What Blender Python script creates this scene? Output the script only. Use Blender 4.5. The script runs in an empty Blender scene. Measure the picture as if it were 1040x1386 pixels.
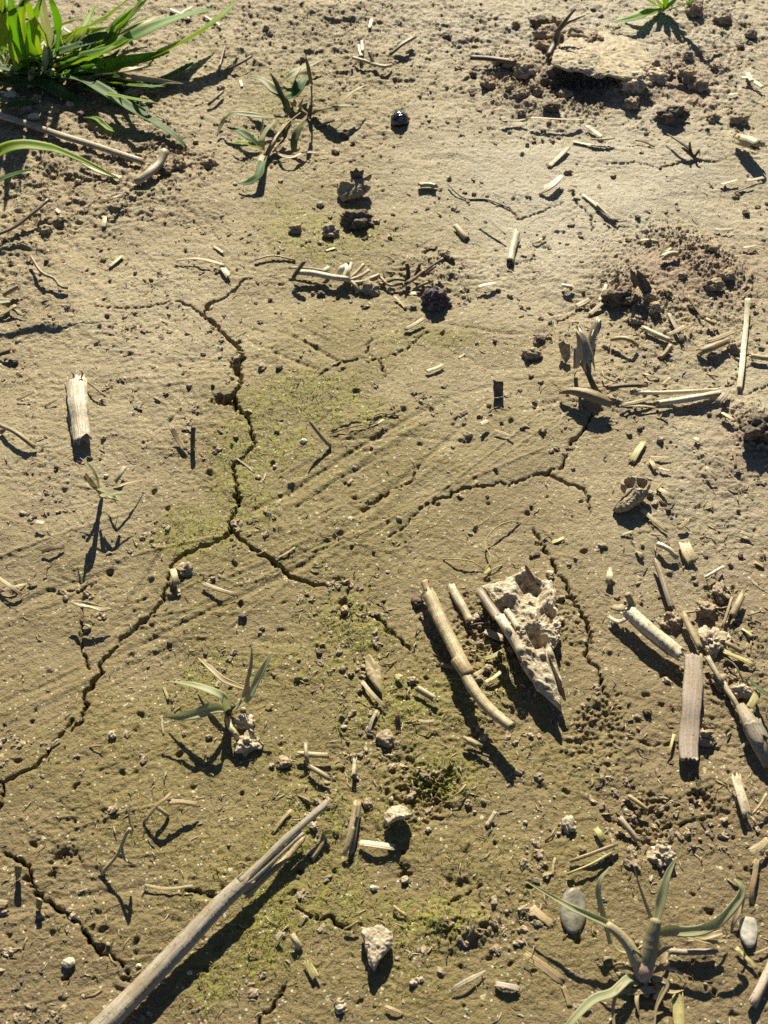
import bpy, bmesh, math, random
import numpy as np
from mathutils import Vector

# ------------------------------------------------------------------ camera, sky, sun, exposure
sc = bpy.context.scene
CAM_H, PITCH, VFOV = 0.34, 52.0, 50.0
SUN_EL = 33.0
TH = math.radians(90 - PITCH)
cam_d = bpy.data.cameras.new("camera"); cam = bpy.data.objects.new("camera", cam_d)
sc.collection.objects.link(cam); sc.camera = cam
cam.location = (0, 0, CAM_H); cam.rotation_euler = (TH, 0, 0)
cam_d.sensor_fit = 'VERTICAL'; cam_d.sensor_height = 36
cam_d.lens = 18 / math.tan(math.radians(VFOV / 2))
cam_d.clip_start = 0.005; cam_d.clip_end = 500
cam_d.dof.use_dof = True; cam_d.dof.focus_distance = 0.425; cam_d.dof.aperture_fstop = 34
W = bpy.data.worlds.new("World"); sc.world = W; W.use_nodes = True
nt = W.node_tree; bg = nt.nodes["Background"]
sky = nt.nodes.new("ShaderNodeTexSky"); sky.sky_type = 'NISHITA'; sky.sun_disc = False
sky.sun_elevation = math.radians(SUN_EL); sky.sun_rotation = math.radians(0); sky.air_density = .45; sky.dust_density = .3
nt.links.new(sky.outputs[0], bg.inputs[0]); bg.inputs[1].default_value = 0.05
sl = bpy.data.lights.new("sun", 'SUN'); sl.energy = 5.0; sl.angle = math.radians(0.5); sl.color = (1.0, 0.92, 0.73)
so = bpy.data.objects.new("sun", sl); sc.collection.objects.link(so)
so.rotation_euler = Vector((0.01, -math.cos(math.radians(SUN_EL)), -math.sin(math.radians(SUN_EL)))).to_track_quat('-Z', 'Y').to_euler()
sc.view_settings.view_transform = 'Standard'; sc.view_settings.look = 'None'
sc.view_settings.exposure = 0.96; sc.view_settings.gamma = 1
sc.cycles.max_bounces = 5; sc.cycles.use_denoising = False

random.seed(7); rng = np.random.default_rng(7)
MM = 0.001
FPX = 693 / math.tan(math.radians(VFOV / 2))
CT, ST = math.cos(TH), math.sin(TH)
COT_E = 1 / math.tan(math.radians(SUN_EL))

# ------------------------------------------------------------------ helpers: noise, projection
_perm = rng.permutation(256).astype(np.int64); _perm = np.concatenate([_perm, _perm, _perm])
_ang = rng.random(256) * 2 * np.pi; _gx, _gy = np.cos(_ang), np.sin(_ang)
_g3 = rng.normal(size=(256, 3)); _g3 /= np.linalg.norm(_g3, axis=1)[:, None]

def pn(x, y):
    xi = np.floor(x).astype(np.int64); yi = np.floor(y).astype(np.int64)
    fx = x - xi; fy = y - yi; xi &= 255; yi &= 255
    u = fx * fx * fx * (fx * (fx * 6 - 15) + 10); v = fy * fy * fy * (fy * (fy * 6 - 15) + 10)
    def g(ix, iy, dx, dy):
        h = _perm[_perm[ix & 255] + (iy & 255)]
        return _gx[h] * dx + _gy[h] * dy
    a = g(xi, yi, fx, fy); b = g(xi + 1, yi, fx - 1, fy); c = g(xi, yi + 1, fx, fy - 1); d = g(xi + 1, yi + 1, fx - 1, fy - 1)
    ab = a + (b - a) * u; cd = c + (d - c) * u
    return (ab + (cd - ab) * v) * 1.5

def pn3(p):
    i = np.floor(p).astype(np.int64); f = p - i; i &= 255
    u = f * f * f * (f * (f * 6 - 15) + 10); r = 0
    for dx in (0, 1):
        for dy in (0, 1):
            for dz in (0, 1):
                h = _perm[_perm[_perm[(i[:, 0] + dx) & 255] + ((i[:, 1] + dy) & 255)] + ((i[:, 2] + dz) & 255)]
                d = f - np.array([dx, dy, dz])
                w = (u[:, 0] if dx else 1 - u[:, 0]) * (u[:, 1] if dy else 1 - u[:, 1]) * (u[:, 2] if dz else 1 - u[:, 2])
                r = r + w * np.sum(_g3[h] * d, axis=1)
    return r * 1.5

def ray(px, py):
    dx, dy = px - 520.0, 693.0 - py
    return dx, dy * CT + FPX * ST, dy * ST - FPX * CT

def G(px, py, z=0.0):
    x, y, w = ray(px, py); s = (z - CAM_H) / w
    return np.array([x * s, y * s, z])

def to_px(x, y, z=0.0):
    zz = z - CAM_H
    cy = y * CT + zz * ST; cz = -y * ST + zz * CT
    cz = np.minimum(cz, -1e-3)
    return 520 + FPX * x / -cz, 693 - FPX * cy / -cz

def mpp(px, py):
    p = G(px, py); return (p[1] * ST + CAM_H * CT) / FPX      # metres per photo pixel

def L(py, sy):                                                # height in mm of a point from where its shadow falls
    d = lambda q: 1 / math.tan(math.radians(PITCH) + math.atan((q - 693) / FPX))
    return CAM_H * (d(py) - d(sy)) / (d(py) + COT_E) * 1000

# ------------------------------------------------------------------ ground sheet
def axis_x():
    c = np.arange(-0.29, 0.2901, 0.00037)
    g = 0.00037 * 1.17 ** np.arange(1, 68); g = np.cumsum(g)
    return np.concatenate([(-0.29 - g)[::-1], c, 0.29 + g])
def axis_y():
    c = [0.045]; 
    while c[-1] < 0.74: c.append(c[-1] + 0.00034 + 0.0009 * max(0, c[-1] - 0.08))
    c = np.array(c); g = np.cumsum(0.0009 * 1.17 ** np.arange(1, 64)); g2 = np.cumsum(0.00034 * 1.17 ** np.arange(1, 68))
    return np.concatenate([(c[0] - g2)[::-1], c, c[-1] + g])
XS, YS = axis_x(), axis_y()
X, Y = np.meshgrid(XS, YS)
NX, NY = len(XS), len(YS)
core = np.clip(1 - (np.maximum(np.abs(X) - 0.29, 0) + np.maximum(Y - 0.74, 0) + np.maximum(0.045 - Y, 0)) * 12, 0, 1)
PX, PY = to_px(X, Y)
PX = np.clip(PX, -800, 1900); PY = np.clip(PY, -400, 2000)

def blob(cx, cy, rx, ry=None, ang=0):
    ry = ry or rx; a = math.radians(ang); dx = PX - cx; dy = PY - cy
    u = (dx * math.cos(a) + dy * math.sin(a)) / rx; v = (-dx * math.sin(a) + dy * math.cos(a)) / ry
    return np.exp(-(u * u + v * v))
def total(items):
    r = np.zeros_like(PX)
    for it in items: r += it[0] * blob(*it[1:])
    return r

rough = 0.42 + .20 * np.clip((560 - PY) / 400, 0, 1.3) + .35 * np.clip((230 - PY) / 200, 0, 1.2) + total([(.9, 720, 115, 90, 55), (.9, 920, 130, 100, 55), (.72, 920, 395, 160, 85), (.5, 830, 500, 90, 70), (.9, 130, 240, 130, 60, 20),
    (.8, 30, 320, 60, 60), (.6, 60, 260, 120, 60), (.5, 250, 210, 60, 40), (.4, 40, 400, 60, 40), (.6, 80, 150, 150, 40), (.7, 600, 370, 90, 40), (.7, 990, 620, 70, 90), (.8, 1000, 900, 80, 120), (.8, 940, 1070, 160, 40, 8),
    (.9, 810, 990, 110, 40), (.7, 640, 930, 60, 90), (.8, 530, 990, 70, 80), (.7, 590, 1080, 70, 35), (.5, 430, 1060, 120, 50), (.7, 610, 1260, 130, 40, -15),
    (.4, 150, 1120, 150, 40), (.5, 470, 60, 200, 70), (.4, 460, 200, 80, 80), (.5, 480, 860, 60, 60), (.3, 200, 540, 200, 200), (.4, 980, 30, 100, 60),
    (-.3, 810, 990, 120, 60), (-.3, 530, 990, 70, 80), (-.25, 640, 230, 120, 40), (-.2, 830, 250, 150, 60), (-.2, 620, 640, 100, 60), (.4, 80, 1240, 120, 100), (.4, 830, 1150, 150, 60)])
rough = np.clip(rough, 0.2, 1.6)
# real height in metres
n1 = pn(X / .13 + 3, Y / .13); n2 = pn(X / .045 + 9, Y / .045 + 5); n3 = pn(X / .019 + 1, Y / .019 + 8)
wx = X + .004 * n3; wy = Y + .004 * n2
n4 = pn(wx / .0085 + 4, wy / .0085); n5 = pn(wx / .0042 + 40, wy / .0042 + 7); n6 = pn(X / .0021 + 4, Y / .0021 + 70)
n7 = pn(X / .00105 + 14, Y / .00105 + 3)
a = math.radians(34); su = X * math.cos(a) + Y * math.sin(a); sv = -X * math.sin(a) + Y * math.cos(a)
sv = sv + .006 * n1 + .0015 * n3
streak = pn(su / .035, sv / .0022) + .6 * pn(su / .02 + 9, sv / .0011 + 3)
smask = np.clip(total([(1, 60, 960, 170, 110), (.8, 220, 800, 170, 60), (.7, 80, 1250, 160, 70), (.3, 560, 630, 160, 80), (.4, 340, 470, 160, 50), (.5, 900, 980, 160, 40)]), 0, 1)
H = 2.2 * n1 + 1.2 * n2 + .55 * n3 * (0.6 + rough) + (.40 * n4 + .26 * np.abs(n4)) * rough + .42 * n5 * rough + .30 * n6 * (0.35 + .6 * rough) + .19 * n7 * (0.5 + .5 * rough)
q1 = pn((wx + .0012 * n5) / .0052 + 11, (wy + .0012 * n6) / .0038 + 31); q2 = pn((wx + .0008 * n6) / .0026 + 71, (wy + .0008 * n5) / .0019 + 13)
sealed = np.clip(.64 + 1.1 * pn(X / .035 + 77, Y / .03 + 5) + .6 * pn(X / .012 + 7, Y / .012 + 55) - .55 * np.clip(rough - .55, 0, 1), 0, 1)
H = H * (1 - .28 * sealed) + (.28 * sealed) * (2.2 * n1 + 1.2 * n2 + .5 * n3)
H = H + (1 - .62 * sealed) * (.70 * (.5 - np.abs(q1)) + .42 * (.5 - np.abs(q2))) * (.35 + .85 * rough)
H = H + .26 * streak * smask
lump = np.clip(pn((wx + .003 * n4) / .008 + 60, (wy + .002 * n5) / .006 + 20) + .15, 0, 1) * np.clip(rough - .75, 0, 1) * np.clip(1.35 - PY / 800, .12, 1)
H = H + 1.5 * lump + .9 * lump * n5 + .5 * lump * n6
H *= MM
far = np.clip((np.hypot(X, Y - .35) - .6) / 3, 0, 1)
H = H * core + far * .05 * pn(X / 2.5, Y / 2.5)

def window(x0, x1, y0, y1):
    return slice(max(0, np.searchsorted(XS, x0)), np.searchsorted(XS, x1) + 1), slice(max(0, np.searchsorted(YS, y0)), np.searchsorted(YS, y1) + 1)

def jitter_line(pts, step=.0014, amp=.5, r=None):
    r = r or random
    out = []
    P = [G(*p[:2]) for p in pts]; Wd = [(p[2] if len(p) > 2 else 3) * mpp(*p[:2]) for p in pts]
    for i in range(len(P) - 1):
        n = max(1, int(np.linalg.norm(P[i + 1] - P[i]) / step)); d = P[i + 1] - P[i]
        q = np.array([-d[1], d[0], 0]) / (np.linalg.norm(d) + 1e-9)
        for k in range(n):
            t = k / n; o = 0 if k == 0 else r.uniform(-amp, amp) * step
            out.append((P[i] + d * t + q * o, (Wd[i] * (1 - t) + Wd[i + 1] * t) * r.uniform(.6, 1.3)))
    out.append((P[-1], Wd[-1] * .6)); return out

def seg_dist(sx, sy, A, B):
    ax, ay = A[0], A[1]; dx, dy = B[0] - ax, B[1] - ay; l2 = dx * dx + dy * dy + 1e-14
    xx = X[sy, sx] - ax; yy = Y[sy, sx] - ay
    t = np.clip((xx * dx + yy * dy) / l2, 0, 1)
    return np.hypot(xx - t * dx, yy - t * dy), t

def parse_line(s):
    out = []
    for tok in s.split(): out.append(tuple(float(v) for v in tok.split(',')))
    return out

CRACKS = """232,407,2 247,409,3 266,422,4 274,429,6 293,443,6 310,461,7 325,478,8 331,490,9 321,500,10 328,525,8 318,540,9 320,562,6
328,525,7 318,540,8 305,547,11
320,555,5 338,572,7 343,594,7 345,606,6 330,622,3 316,633,5 320,655,6 323,682,9 320,690,7 314,705,7 313,720,9 300,733,8 289,739,8 269,745,7 249,754,6 238,762,4 232,769,4 229,791,4 219,816,7 202,835,7 182,851,7 165,862,6 155,878,4 135,900,4 138,912,7 126,926,11 114,939,9 119,956,10 111,979,8 98,990,4
98,976,4 90,986,7 74,1006,9 64,1026,9 50,1040,8 34,1046,6 20,1054,6 5,1060,7 3,1080,9 -3,1100,8
5,1060,6 -20,1068,6
274,429,7 286,412,6 300,407,5 318,397,4 331,382,2
232,407,3 202,416,2.5 178,418,2.5 145,417,2.5 118,412,1.5
313,720,4 323,730,5 343,745,7 369,759,8 385,774,8 409,786,8 432,791,6 459,783,4 473,794,5 470,805,2
459,783,4 466,790,7
490,825,2 510,835,5 530,853,6 544,865,3 557,878,2
801,560,3 794,580,4 774,597,4 767,617,5 762,631,4 747,634,4 740,641,6 727,641,5 710,649,4 690,656,4 678,653,4 661,658,4 631,661,4 604,673,4 577,681,3 564,695,2 545,715,1.6 525,728,1.5
740,641,5 767,651,4 791,660,3 799,671,3 800,695,2
722,710,3 740,745,4 757,777,5 769,788,4 774,808,6 788,828,6 798,855,7 798,868,5 791,885,6 799,897,5 811,905,4 816,932,4 823,947,3 840,940,2
3,1154,3 20,1162,6 40,1174,7 44,1191,6 49,1211,7 67,1221,10 87,1235,7 111,1255,7 121,1275,6 130,1287,4 155,1298,6 172,1315,4 178,1332,3
111,812,3 111,835,4 108,858,5 109,878,4 116,892,6 121,905,3
61,796,2 81,803,3 111,798,3 135,784,2
402,1229,3 422,1241,5 446,1240,4 466,1255,5 480,1263,3
432,513,1.6 459,496,2.4 490,488,2.4 513,491,2 547,476,1.8 580,449,1.4
496,480,2 503,459,2
513,491,2 522,512,2.5
449,587,2 480,576,2.5 507,573,2 540,560,2
690,279,2.2 703,293,2.2 734,286,2.2 764,274,1.8
780,275,1.5 801,293,2 803,316,1.5
814,220,1.6 858,220,2.2 892,229,2.2 925,222,3 976,220,1.5
959,108,1.5 990,98,2.2 1013,89,1.5 1040,101,2
740,446,1.5 767,432,2.5 787,419,2.5 800,405,2
690,360,2.2 727,347,2
1006,537,2 1040,523,2
493,692,4 527,665,3 554,655,2 570,631,1.5
600,1225,2 625,1215,3 650,1200,3
850,1000,2 880,1010,2.5 930,1005,2
300,1222,1.5 285,1212,2.5 255,1205,2
820,1110,2 870,1130,2.5 930,1115,3 970,1105,2
660,870,1.5 632,852,2
350,1385,4 372,1355,5 388,1330,3
500,380,2 540,370,2 560,380,2""".split('\n')
cd = np.zeros_like(H)
rc = random.Random(3)
for ln in CRACKS:
    J = jitter_line(parse_line(ln), r=rc)
    for (A, wa), (B, wb) in zip(J[:-1], J[1:]):
        hw = max(.245 * (wa + wb) / 2 * (1 + .75 * float(pn(np.array([A[0] / .006]), np.array([A[1] / .006]))[0])), .00010); depth = min(.014, .6 * MM + hw * 9.0)
        m = hw + .0012 + .002
        sx, sy = window(min(A[0], B[0]) - m, max(A[0], B[0]) + m, min(A[1], B[1]) - m, max(A[1], B[1]) + m)
        d, t = seg_dist(sx, sy, A, B)
        d = d + .00035 * n6[sy, sx] + .00022 * n7[sy, sx]
        v = np.maximum(depth * np.clip((hw + .00016 - d) / .00030, 0, 1), .0004 * np.clip(1 - (d - hw) / .0009, 0, 1))
        cd[sy, sx] = np.maximum(cd[sy, sx], v)
H -= cd
# shallow straight tracks: groove (amp<0) or ridge, amp mm, half width px
GROOVES = """-1.3 5|345,692 400,665 507,597 580,554 614,537 668,522
.9 7|345,706 405,680 512,612 585,567
-.9 5|480,700 527,665 564,635 624,580 661,543
.6 6|486,712 535,675 572,645 640,590
-1.0 6|0,952 90,915 155,888 256,841 336,804 420,760 463,724
.7 7|0,968 95,930 165,900 262,852
-1.1 6|0,832 50,808 94,791 151,774
.6 6|0,845 60,818 100,803
-1.1 4|372,451 410,465 456,492
-1.0 4|340,466 372,483 429,505
-.6 5|0,500 90,494 200,496 350,492
-.7 4|455,600 500,597 560,594 640,600
-.8 5|389,764 432,740 463,724
-.8 7|225,740 200,780 165,830 150,860
.7 7|216,745 190,785 155,835
-.7 6|345,865 380,870 430,868
-.8 7|0,1232 90,1215 200,1200 300,1215
.6 8|0,1250 90,1235 190,1222
-.7 6|40,1385 110,1340 200,1300
-.5 5|560,215 620,215 650,225
.6 5|560,208 620,208 650,218
-.5 5|700,560 760,545 820,560
-.7 5|540,430 600,440 690,455 760,450
-.8 6|600,470 660,500 720,500
-.6 6|700,720 720,760 760,870 800,880
-.6 5|480,755 500,730 530,705
-.7 7|850,945 900,960 920,985""".split('\n')
rg_ = random.Random(17)
for cx, cy, sx_, sy_, sl_, n_, l0, l1 in ((500, 640, 150, 80, -.58, 11, 80, 300), (160, 860, 150, 90, -.44, 12, 60, 300), (415, 470, 70, 45, .5, 9, 40, 130), (130, 1230, 130, 90, -.12, 12, 60, 200), (180, 490, 140, 40, -.03, 8, 80, 260),
        (600, 230, 90, 50, .12, 6, 60, 160), (640, 500, 90, 30, -.1, 6, 60, 180), (420, 770, 90, 40, -.5, 7, 50, 160), (890, 1000, 100, 50, .2, 8, 40, 120), (300, 850, 100, 50, .1, 7, 50, 150), (80, 640, 90, 50, .2, 7, 50, 150)):
    for _ in range(n_):
        x_, y_ = rg_.gauss(cx, sx_ * .6), rg_.gauss(cy, sy_ * .6); l_ = rg_.uniform(l0, l1) / 2; m_ = sl_ + rg_.gauss(0, .11); b_ = rg_.uniform(-5, 5)
        GROOVES.append(f"{rg_.choice([-.9, 1.2, 1.1]) * rg_.uniform(.2, .6):.2f} {rg_.uniform(1.2, 4.2):.2f}|{x_ - l_:.1f},{y_ - l_ * m_:.1f} {x_:.1f},{y_ + b_:.1f} {x_ + l_:.1f},{y_ + l_ * m_:.1f}")
for ln in GROOVES:
    hd, body = ln.split('|'); amp, wpx = map(float, hd.split()); pts = parse_line(body)
    best = {}
    for a_, b_ in zip(pts[:-1], pts[1:]):
        A, B = G(*a_), G(*b_); w = wpx * mpp(*a_) * .75; m = w * 3.2
        sx, sy = window(min(A[0], B[0]) - m, max(A[0], B[0]) + m, min(A[1], B[1]) - m, max(A[1], B[1]) + m)
        d, t = seg_dist(sx, sy, A, B)
        d = d + .0003 * n4[sy, sx]
        key = (sx.start, sx.stop, sy.start, sy.stop)
        v = np.exp(-(d / w) ** 2) * amp * MM * .75 * (.75 + .5 * n2[sy, sx])
        cur = best['m'] if 'm' in best else best.setdefault('m', np.zeros_like(H))
        cur[sy, sx] = np.where(np.abs(v) > np.abs(cur[sy, sx]), v, cur[sy, sx])
    H += best['m']
# round pits and low crumbs pressed into the crust
dens = np.clip(rough, .3, 1.2)
rp = random.Random(11)
def bump(x, y, r, h, p=2):
    m = r * 2.4; sx, sy = window(x - m, x + m, y - m, y + m)
    if sx.stop - sx.start < 2 or sy.stop - sy.start < 2: return
    dx = X[sy, sx] - x; dy = Y[sy, sx] - y
    e = rp.uniform(.7, 1.4); an = rp.uniform(0, 3.14)
    u = dx * math.cos(an) + dy * math.sin(an); v = -dx * math.sin(an) + dy * math.cos(an)
    d = np.sqrt((u * e) ** 2 + (v / e) ** 2) / r
    d = d + .5 * n6[sy, sx] + .4 * n7[sy, sx]; H[sy, sx] += h * np.exp(-np.abs(d) ** (2 * p))
for i in range(700):
    px, py = rp.uniform(-60, 1100), rp.uniform(-30, 1420)
    r = rp.choice([.4, .5, .6, .8, 1.0, 1.3]) * MM * .8
    g = G(px, py); bump(g[0], g[1], r, -r * rp.uniform(.8, 1.9))
for i in range(1500):
    px, py = rp.uniform(-60, 1100), rp.uniform(-30, 1420) ** 1.0
    if rp.random() < .62 + py / 4000: continue
    r = rp.choice([.5, .7, .9, 1.2, 1.7]) * MM * .75
    g = G(px, py); bump(g[0], g[1], r, r * rp.uniform(.5, 1.2))
for (px, py, rpx, hmm) in [(305, 548, 9, -6), (320, 500, 8, -5), (700, 95, 40, 3), (840, 118, 35, 2), (800, 118, 42, -5), (770, 108, 25, -5), (574, 1078, 26, -3.5), (606, 1058, 16, -2.5),
        (548, 1182, 8, -3), (467, 820, 9, -3), (468, 836, 7, -2), (545, 1030, 18, -1.5), (905, 380, 90, 2), (950, 350, 40, 2), (870, 400, 30, 2), (1035, 590, 40, 3), (590, 1245, 20, 2),
        (640, 1258, 22, 2.5), (610, 1192, 7, -1.5), (625, 1195, 6, -1.5), (860, 125, 30, 3), (720, 140, 30, 2.5), (212, 236, 14, -3), (240, 205, 12, -4), (280, 222, 10, -3),
        (70, 237, 8, -3), (105, 245, 8, -4), (88, 1160, 12, -2), (810, 990, 30, -2), (880, 1110, 26, -2), (950, 1085, 14, -3), (690, 850, 60, -1.5), (185, 205, 10, -2)]:
    g = G(px, py); bump(g[0], g[1], rpx * mpp(px, py), hmm * MM, 1.2)

def Hat(x, y):
    i = np.clip(np.searchsorted(XS, x) - 1, 0, NX - 2); j = np.clip(np.searchsorted(YS, y) - 1, 0, NY - 2)
    tx = (x - XS[i]) / (XS[i + 1] - XS[i]); ty = (y - YS[j]) / (YS[j + 1] - YS[j])
    return (H[j, i] * (1 - tx) + H[j, i + 1] * tx) * (1 - ty) + (H[j + 1, i] * (1 - tx) + H[j + 1, i + 1] * tx) * ty
def Htop(x, y, r=.0012):
    return max(float(Hat(x + dx * r, y + dy * r)) for dx in (-1, 0, 1) for dy in (-1, 0, 1))
def P(px, py, lift=0.0, rest=0.0, top=True):
    """the world point seen at photo pixel (px,py) that is lift mm (plus rest metres) above the ground under it"""
    z = 0.0
    for _ in range(5):
        p = G(px, py, z); z = (Htop(p[0], p[1]) if top else float(Hat(p[0], p[1]))) + lift * MM + rest
    return G(px, py, z)

# ------------------------------------------------------------------ materials
class NT:
    def __init__(s, name):
        s.m = bpy.data.materials.new(name); s.m.use_nodes = True; s.t = s.m.node_tree
        s.b = s.t.nodes["Principled BSDF"]; s.out = s.t.nodes["Material Output"]
    def n(s, typ, **kw):
        k = s.t.nodes.new("ShaderNode" + typ)
        for a_, v in kw.items():
            if a_.startswith('i_'): k.inputs[a_[2:].replace('_', ' ')].default_value = v
            else: setattr(k, a_, v)
        return k
    def l(s, a_, b_): s.t.links.new(a_, b_)
    def noise(s, vec, scale, detail=3, rough=.55):
        k = s.n("TexNoise"); k.inputs["Scale"].default_value = scale; k.inputs["Detail"].default_value = detail; k.inputs["Roughness"].default_value = rough
        s.l(vec, k.inputs["Vector"]); return k.outputs[0]
    def ramp(s, fac, lo, hi, c0=(0, 0, 0, 1), c1=(1, 1, 1, 1)):
        k = s.n("ValToRGB"); e = k.color_ramp.elements; e[0].position = lo; e[1].position = hi; e[0].color = c0; e[1].color = c1
        s.l(fac, k.inputs[0]); return k.outputs[0]
    def mix(s, f, a_, b_, mode='MIX'):
        k = s.n("Mix", data_type='RGBA', blend_type=mode)
        for v, sock in ((f, k.inputs[0]), (a_, k.inputs[6]), (b_, k.inputs[7])):
            if hasattr(v, 'is_linked'): s.l(v, sock)
            elif isinstance(v, (int, float)): sock.default_value = v
            else: sock.default_value = (*v[:3], 1)
        return k.outputs[2]
    def math(s, op, a_, b_):
        k = s.n("Math", operation=op)
        for v, sock in ((a_, k.inputs[0]), (b_, k.inputs[1])):
            if hasattr(v, 'is_linked'): s.l(v, sock)
            else: sock.default_value = v
        return k.outputs[0]
    def bump(s, h, strength, dist, prev=None):
        k = s.n("Bump"); k.inputs["Strength"].default_value = strength; k.inputs["Distance"].default_value = dist
        s.l(h, k.inputs["Height"])
        if prev is not None: s.l(prev, k.inputs["Normal"])
        return k.outputs[0]

def ground_material():
    s = NT("dry_silty_soil"); tc = s.n("TexCoord").outputs["Object"]
    at = lambda nm: s.n("Attribute", attribute_name=nm).outputs["Fac"]
    moss, pale, red = at("moss"), at("pale"), at("reddish"); damp = at("damp")
    big = s.ramp(s.noise(tc, 28, 4), .35, .68)
    base = s.mix(big, (.265, .203, .104), (.358, .287, .158))
    base = s.mix(pale, base, (.405, .362, .262))
    base = s.mix(s.math('MULTIPLY', red, .8), base, (.27, .17, .115))
    base = s.mix(damp, base, (.178, .128, .062))
    mid = s.ramp(s.noise(tc, 210, 3), .42, .66)
    base = s.mix(s.math('MULTIPLY', mid, .30), base, (.19, .15, .080))
    mg = s.ramp(s.noise(tc, 330, 4, .65), .36, .62)
    mfac = s.math('MULTIPLY', moss, s.math('ADD', .66, s.math('MULTIPLY', mg, .34)))
    olive = s.mix(s.ramp(s.noise(tc, 700, 2), .4, .65), (.172, .132, .042), (.235, .188, .064))
    base = s.mix(s.math('MINIMUM', mfac, .93), base, olive)
    pt = s.math('MULTIPLY', s.ramp(s.noise(tc, 300, 5, .75), .46, .54), s.ramp(at('algae'), .18, .6))
    base = s.mix(s.math('MULTIPLY', pt, .8), base, (.225, .215, .035))
    # pale and dark mineral grains
    v = s.n("TexVoronoi"); v.inputs["Scale"].default_value = 1150; s.l(tc, v.inputs["Vector"])
    rr = s.n("SeparateColor"); s.l(v.outputs["Color"], rr.inputs[0])
    g1 = s.math('MULTIPLY', s.math('GREATER_THAN', rr.outputs[0], .95), s.math('LESS_THAN', v.outputs["Distance"], .42))
    base = s.mix(s.math('MULTIPLY', g1, .7), base, (.66, .60, .47))
    g2 = s.math('MULTIPLY', s.math('LESS_THAN', rr.outputs[0], .10), s.math('LESS_THAN', v.outputs["Distance"], .45))
    base = s.mix(s.math('MULTIPLY', g2, .7), base, (.085, .06, .038))
    v2 = s.n("TexVoronoi"); v2.inputs["Scale"].default_value = 420; s.l(tc, v2.inputs["Vector"])
    r2 = s.n("SeparateColor"); s.l(v2.outputs["Color"], r2.inputs[0])
    g3 = s.math('MULTIPLY', s.math('GREATER_THAN', r2.outputs[1], .978), s.math('LESS_THAN', v2.outputs["Distance"], .28))
    base = s.mix(s.math('MULTIPLY', g3, .75), base, (.55, .50, .30))
    s.l(base, s.b.inputs["Base Color"]); s.b.inputs["Roughness"].default_value = .68; s.b.inputs["Specular IOR Level"].default_value = .42
    b1 = s.bump(s.noise(tc, 1700, 3, .7), .95, .0005)
    b2 = s.bump(s.noise(tc, 520, 4, .7), .75, .0009, b1)
    b3 = s.bump(v.outputs["Distance"], .35, .0003, b2)
    s.l(b3, s.b.inputs["Normal"]); return s.m

def clay_material(name, c0, c1, grain=1400, bump=.8):
    s = NT(name); tc = s.n("TexCoord").outputs["Object"]
    c = s.mix(s.ramp(s.noise(tc, 260, 4), .38, .64), c0, c1)
    c = s.mix(s.math('MULTIPLY', s.ramp(s.noise(tc, 1100, 2), .54, .62), .28), c, [k * .5 for k in c0])
    v = s.n("TexVoronoi"); v.inputs["Scale"].default_value = 1300; s.l(tc, v.inputs["Vector"])
    rr = s.n("SeparateColor"); s.l(v.outputs["Color"], rr.inputs[0])
    c = s.mix(s.math('MULTIPLY', s.math('GREATER_THAN', rr.outputs[0], .88), .6), c, [min(1, k * 1.5) for k in c1])
    c = s.mix(s.math('MULTIPLY', s.ramp(s.noise(tc, 170, 4, .6), .5, .62), .55), c, [k * .55 for k in c0])
    s.l(c, s.b.inputs["Base Color"]); s.b.inputs["Roughness"].default_value = .8; s.b.inputs["Specular IOR Level"].default_value = .3
    s.l(s.bump(v.outputs["Distance"], .4, .0004, s.bump(s.noise(tc, grain, 3, .7), bump * .7, .0004)), s.b.inputs["Normal"]); return s.m

def straw_material(name, c0, c1, dirt=.35, spot=(.10, .075, .045), rough=.5):
    s = NT(name); uv = s.n("UVMap").outputs[0]; tc = s.n("TexCoord").outputs["Object"]
    oi = s.n("ObjectInfo").outputs["Random"]
    m = s.n("Mapping"); m.inputs["Scale"].default_value = (3600, 110, 1); s.l(uv, m.inputs[0])
    cb = s.n("CombineXYZ"); s.l(s.math('MULTIPLY', oi, 37.0), cb.inputs[2]); ad = s.n("VectorMath", operation='ADD'); s.l(m.outputs[0], ad.inputs[0]); s.l(cb.outputs[0], ad.inputs[1])
    fib = s.noise(ad.outputs[0], 1.0, 3, .6)
    c = s.mix(s.ramp(fib, .34, .66), c0, c1)
    c = s.mix(s.math('MULTIPLY', s.ramp(s.noise(tc, 330, 4, .6), .5, .68), dirt), c, (.24, .18, .11))
    c = s.mix(s.math('MULTIPLY', s.ramp(s.noise(tc, 1300, 2, .6), .6, .66), .75), c, spot)
    c = s.mix(s.math('MAXIMUM', s.math('MULTIPLY', s.math('SUBTRACT', oi, .35), .9), 0.0), c, [k * .5 for k in c0])
    c = s.mix(s.math('MULTIPLY', s.ramp(s.noise(tc, 130, 4, .65), .5, .6), .5), c, (.26, .195, .10))
    s.l(c, s.b.inputs["Base Color"]); s.b.inputs["Roughness"].default_value = rough; s.b.inputs["Specular IOR Level"].default_value = .4
    s.l(s.bump(s.noise(tc, 1200, 2), .3, .0002, s.bump(fib, .7, .00022)), s.b.inputs["Normal"]); return s.m

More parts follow.
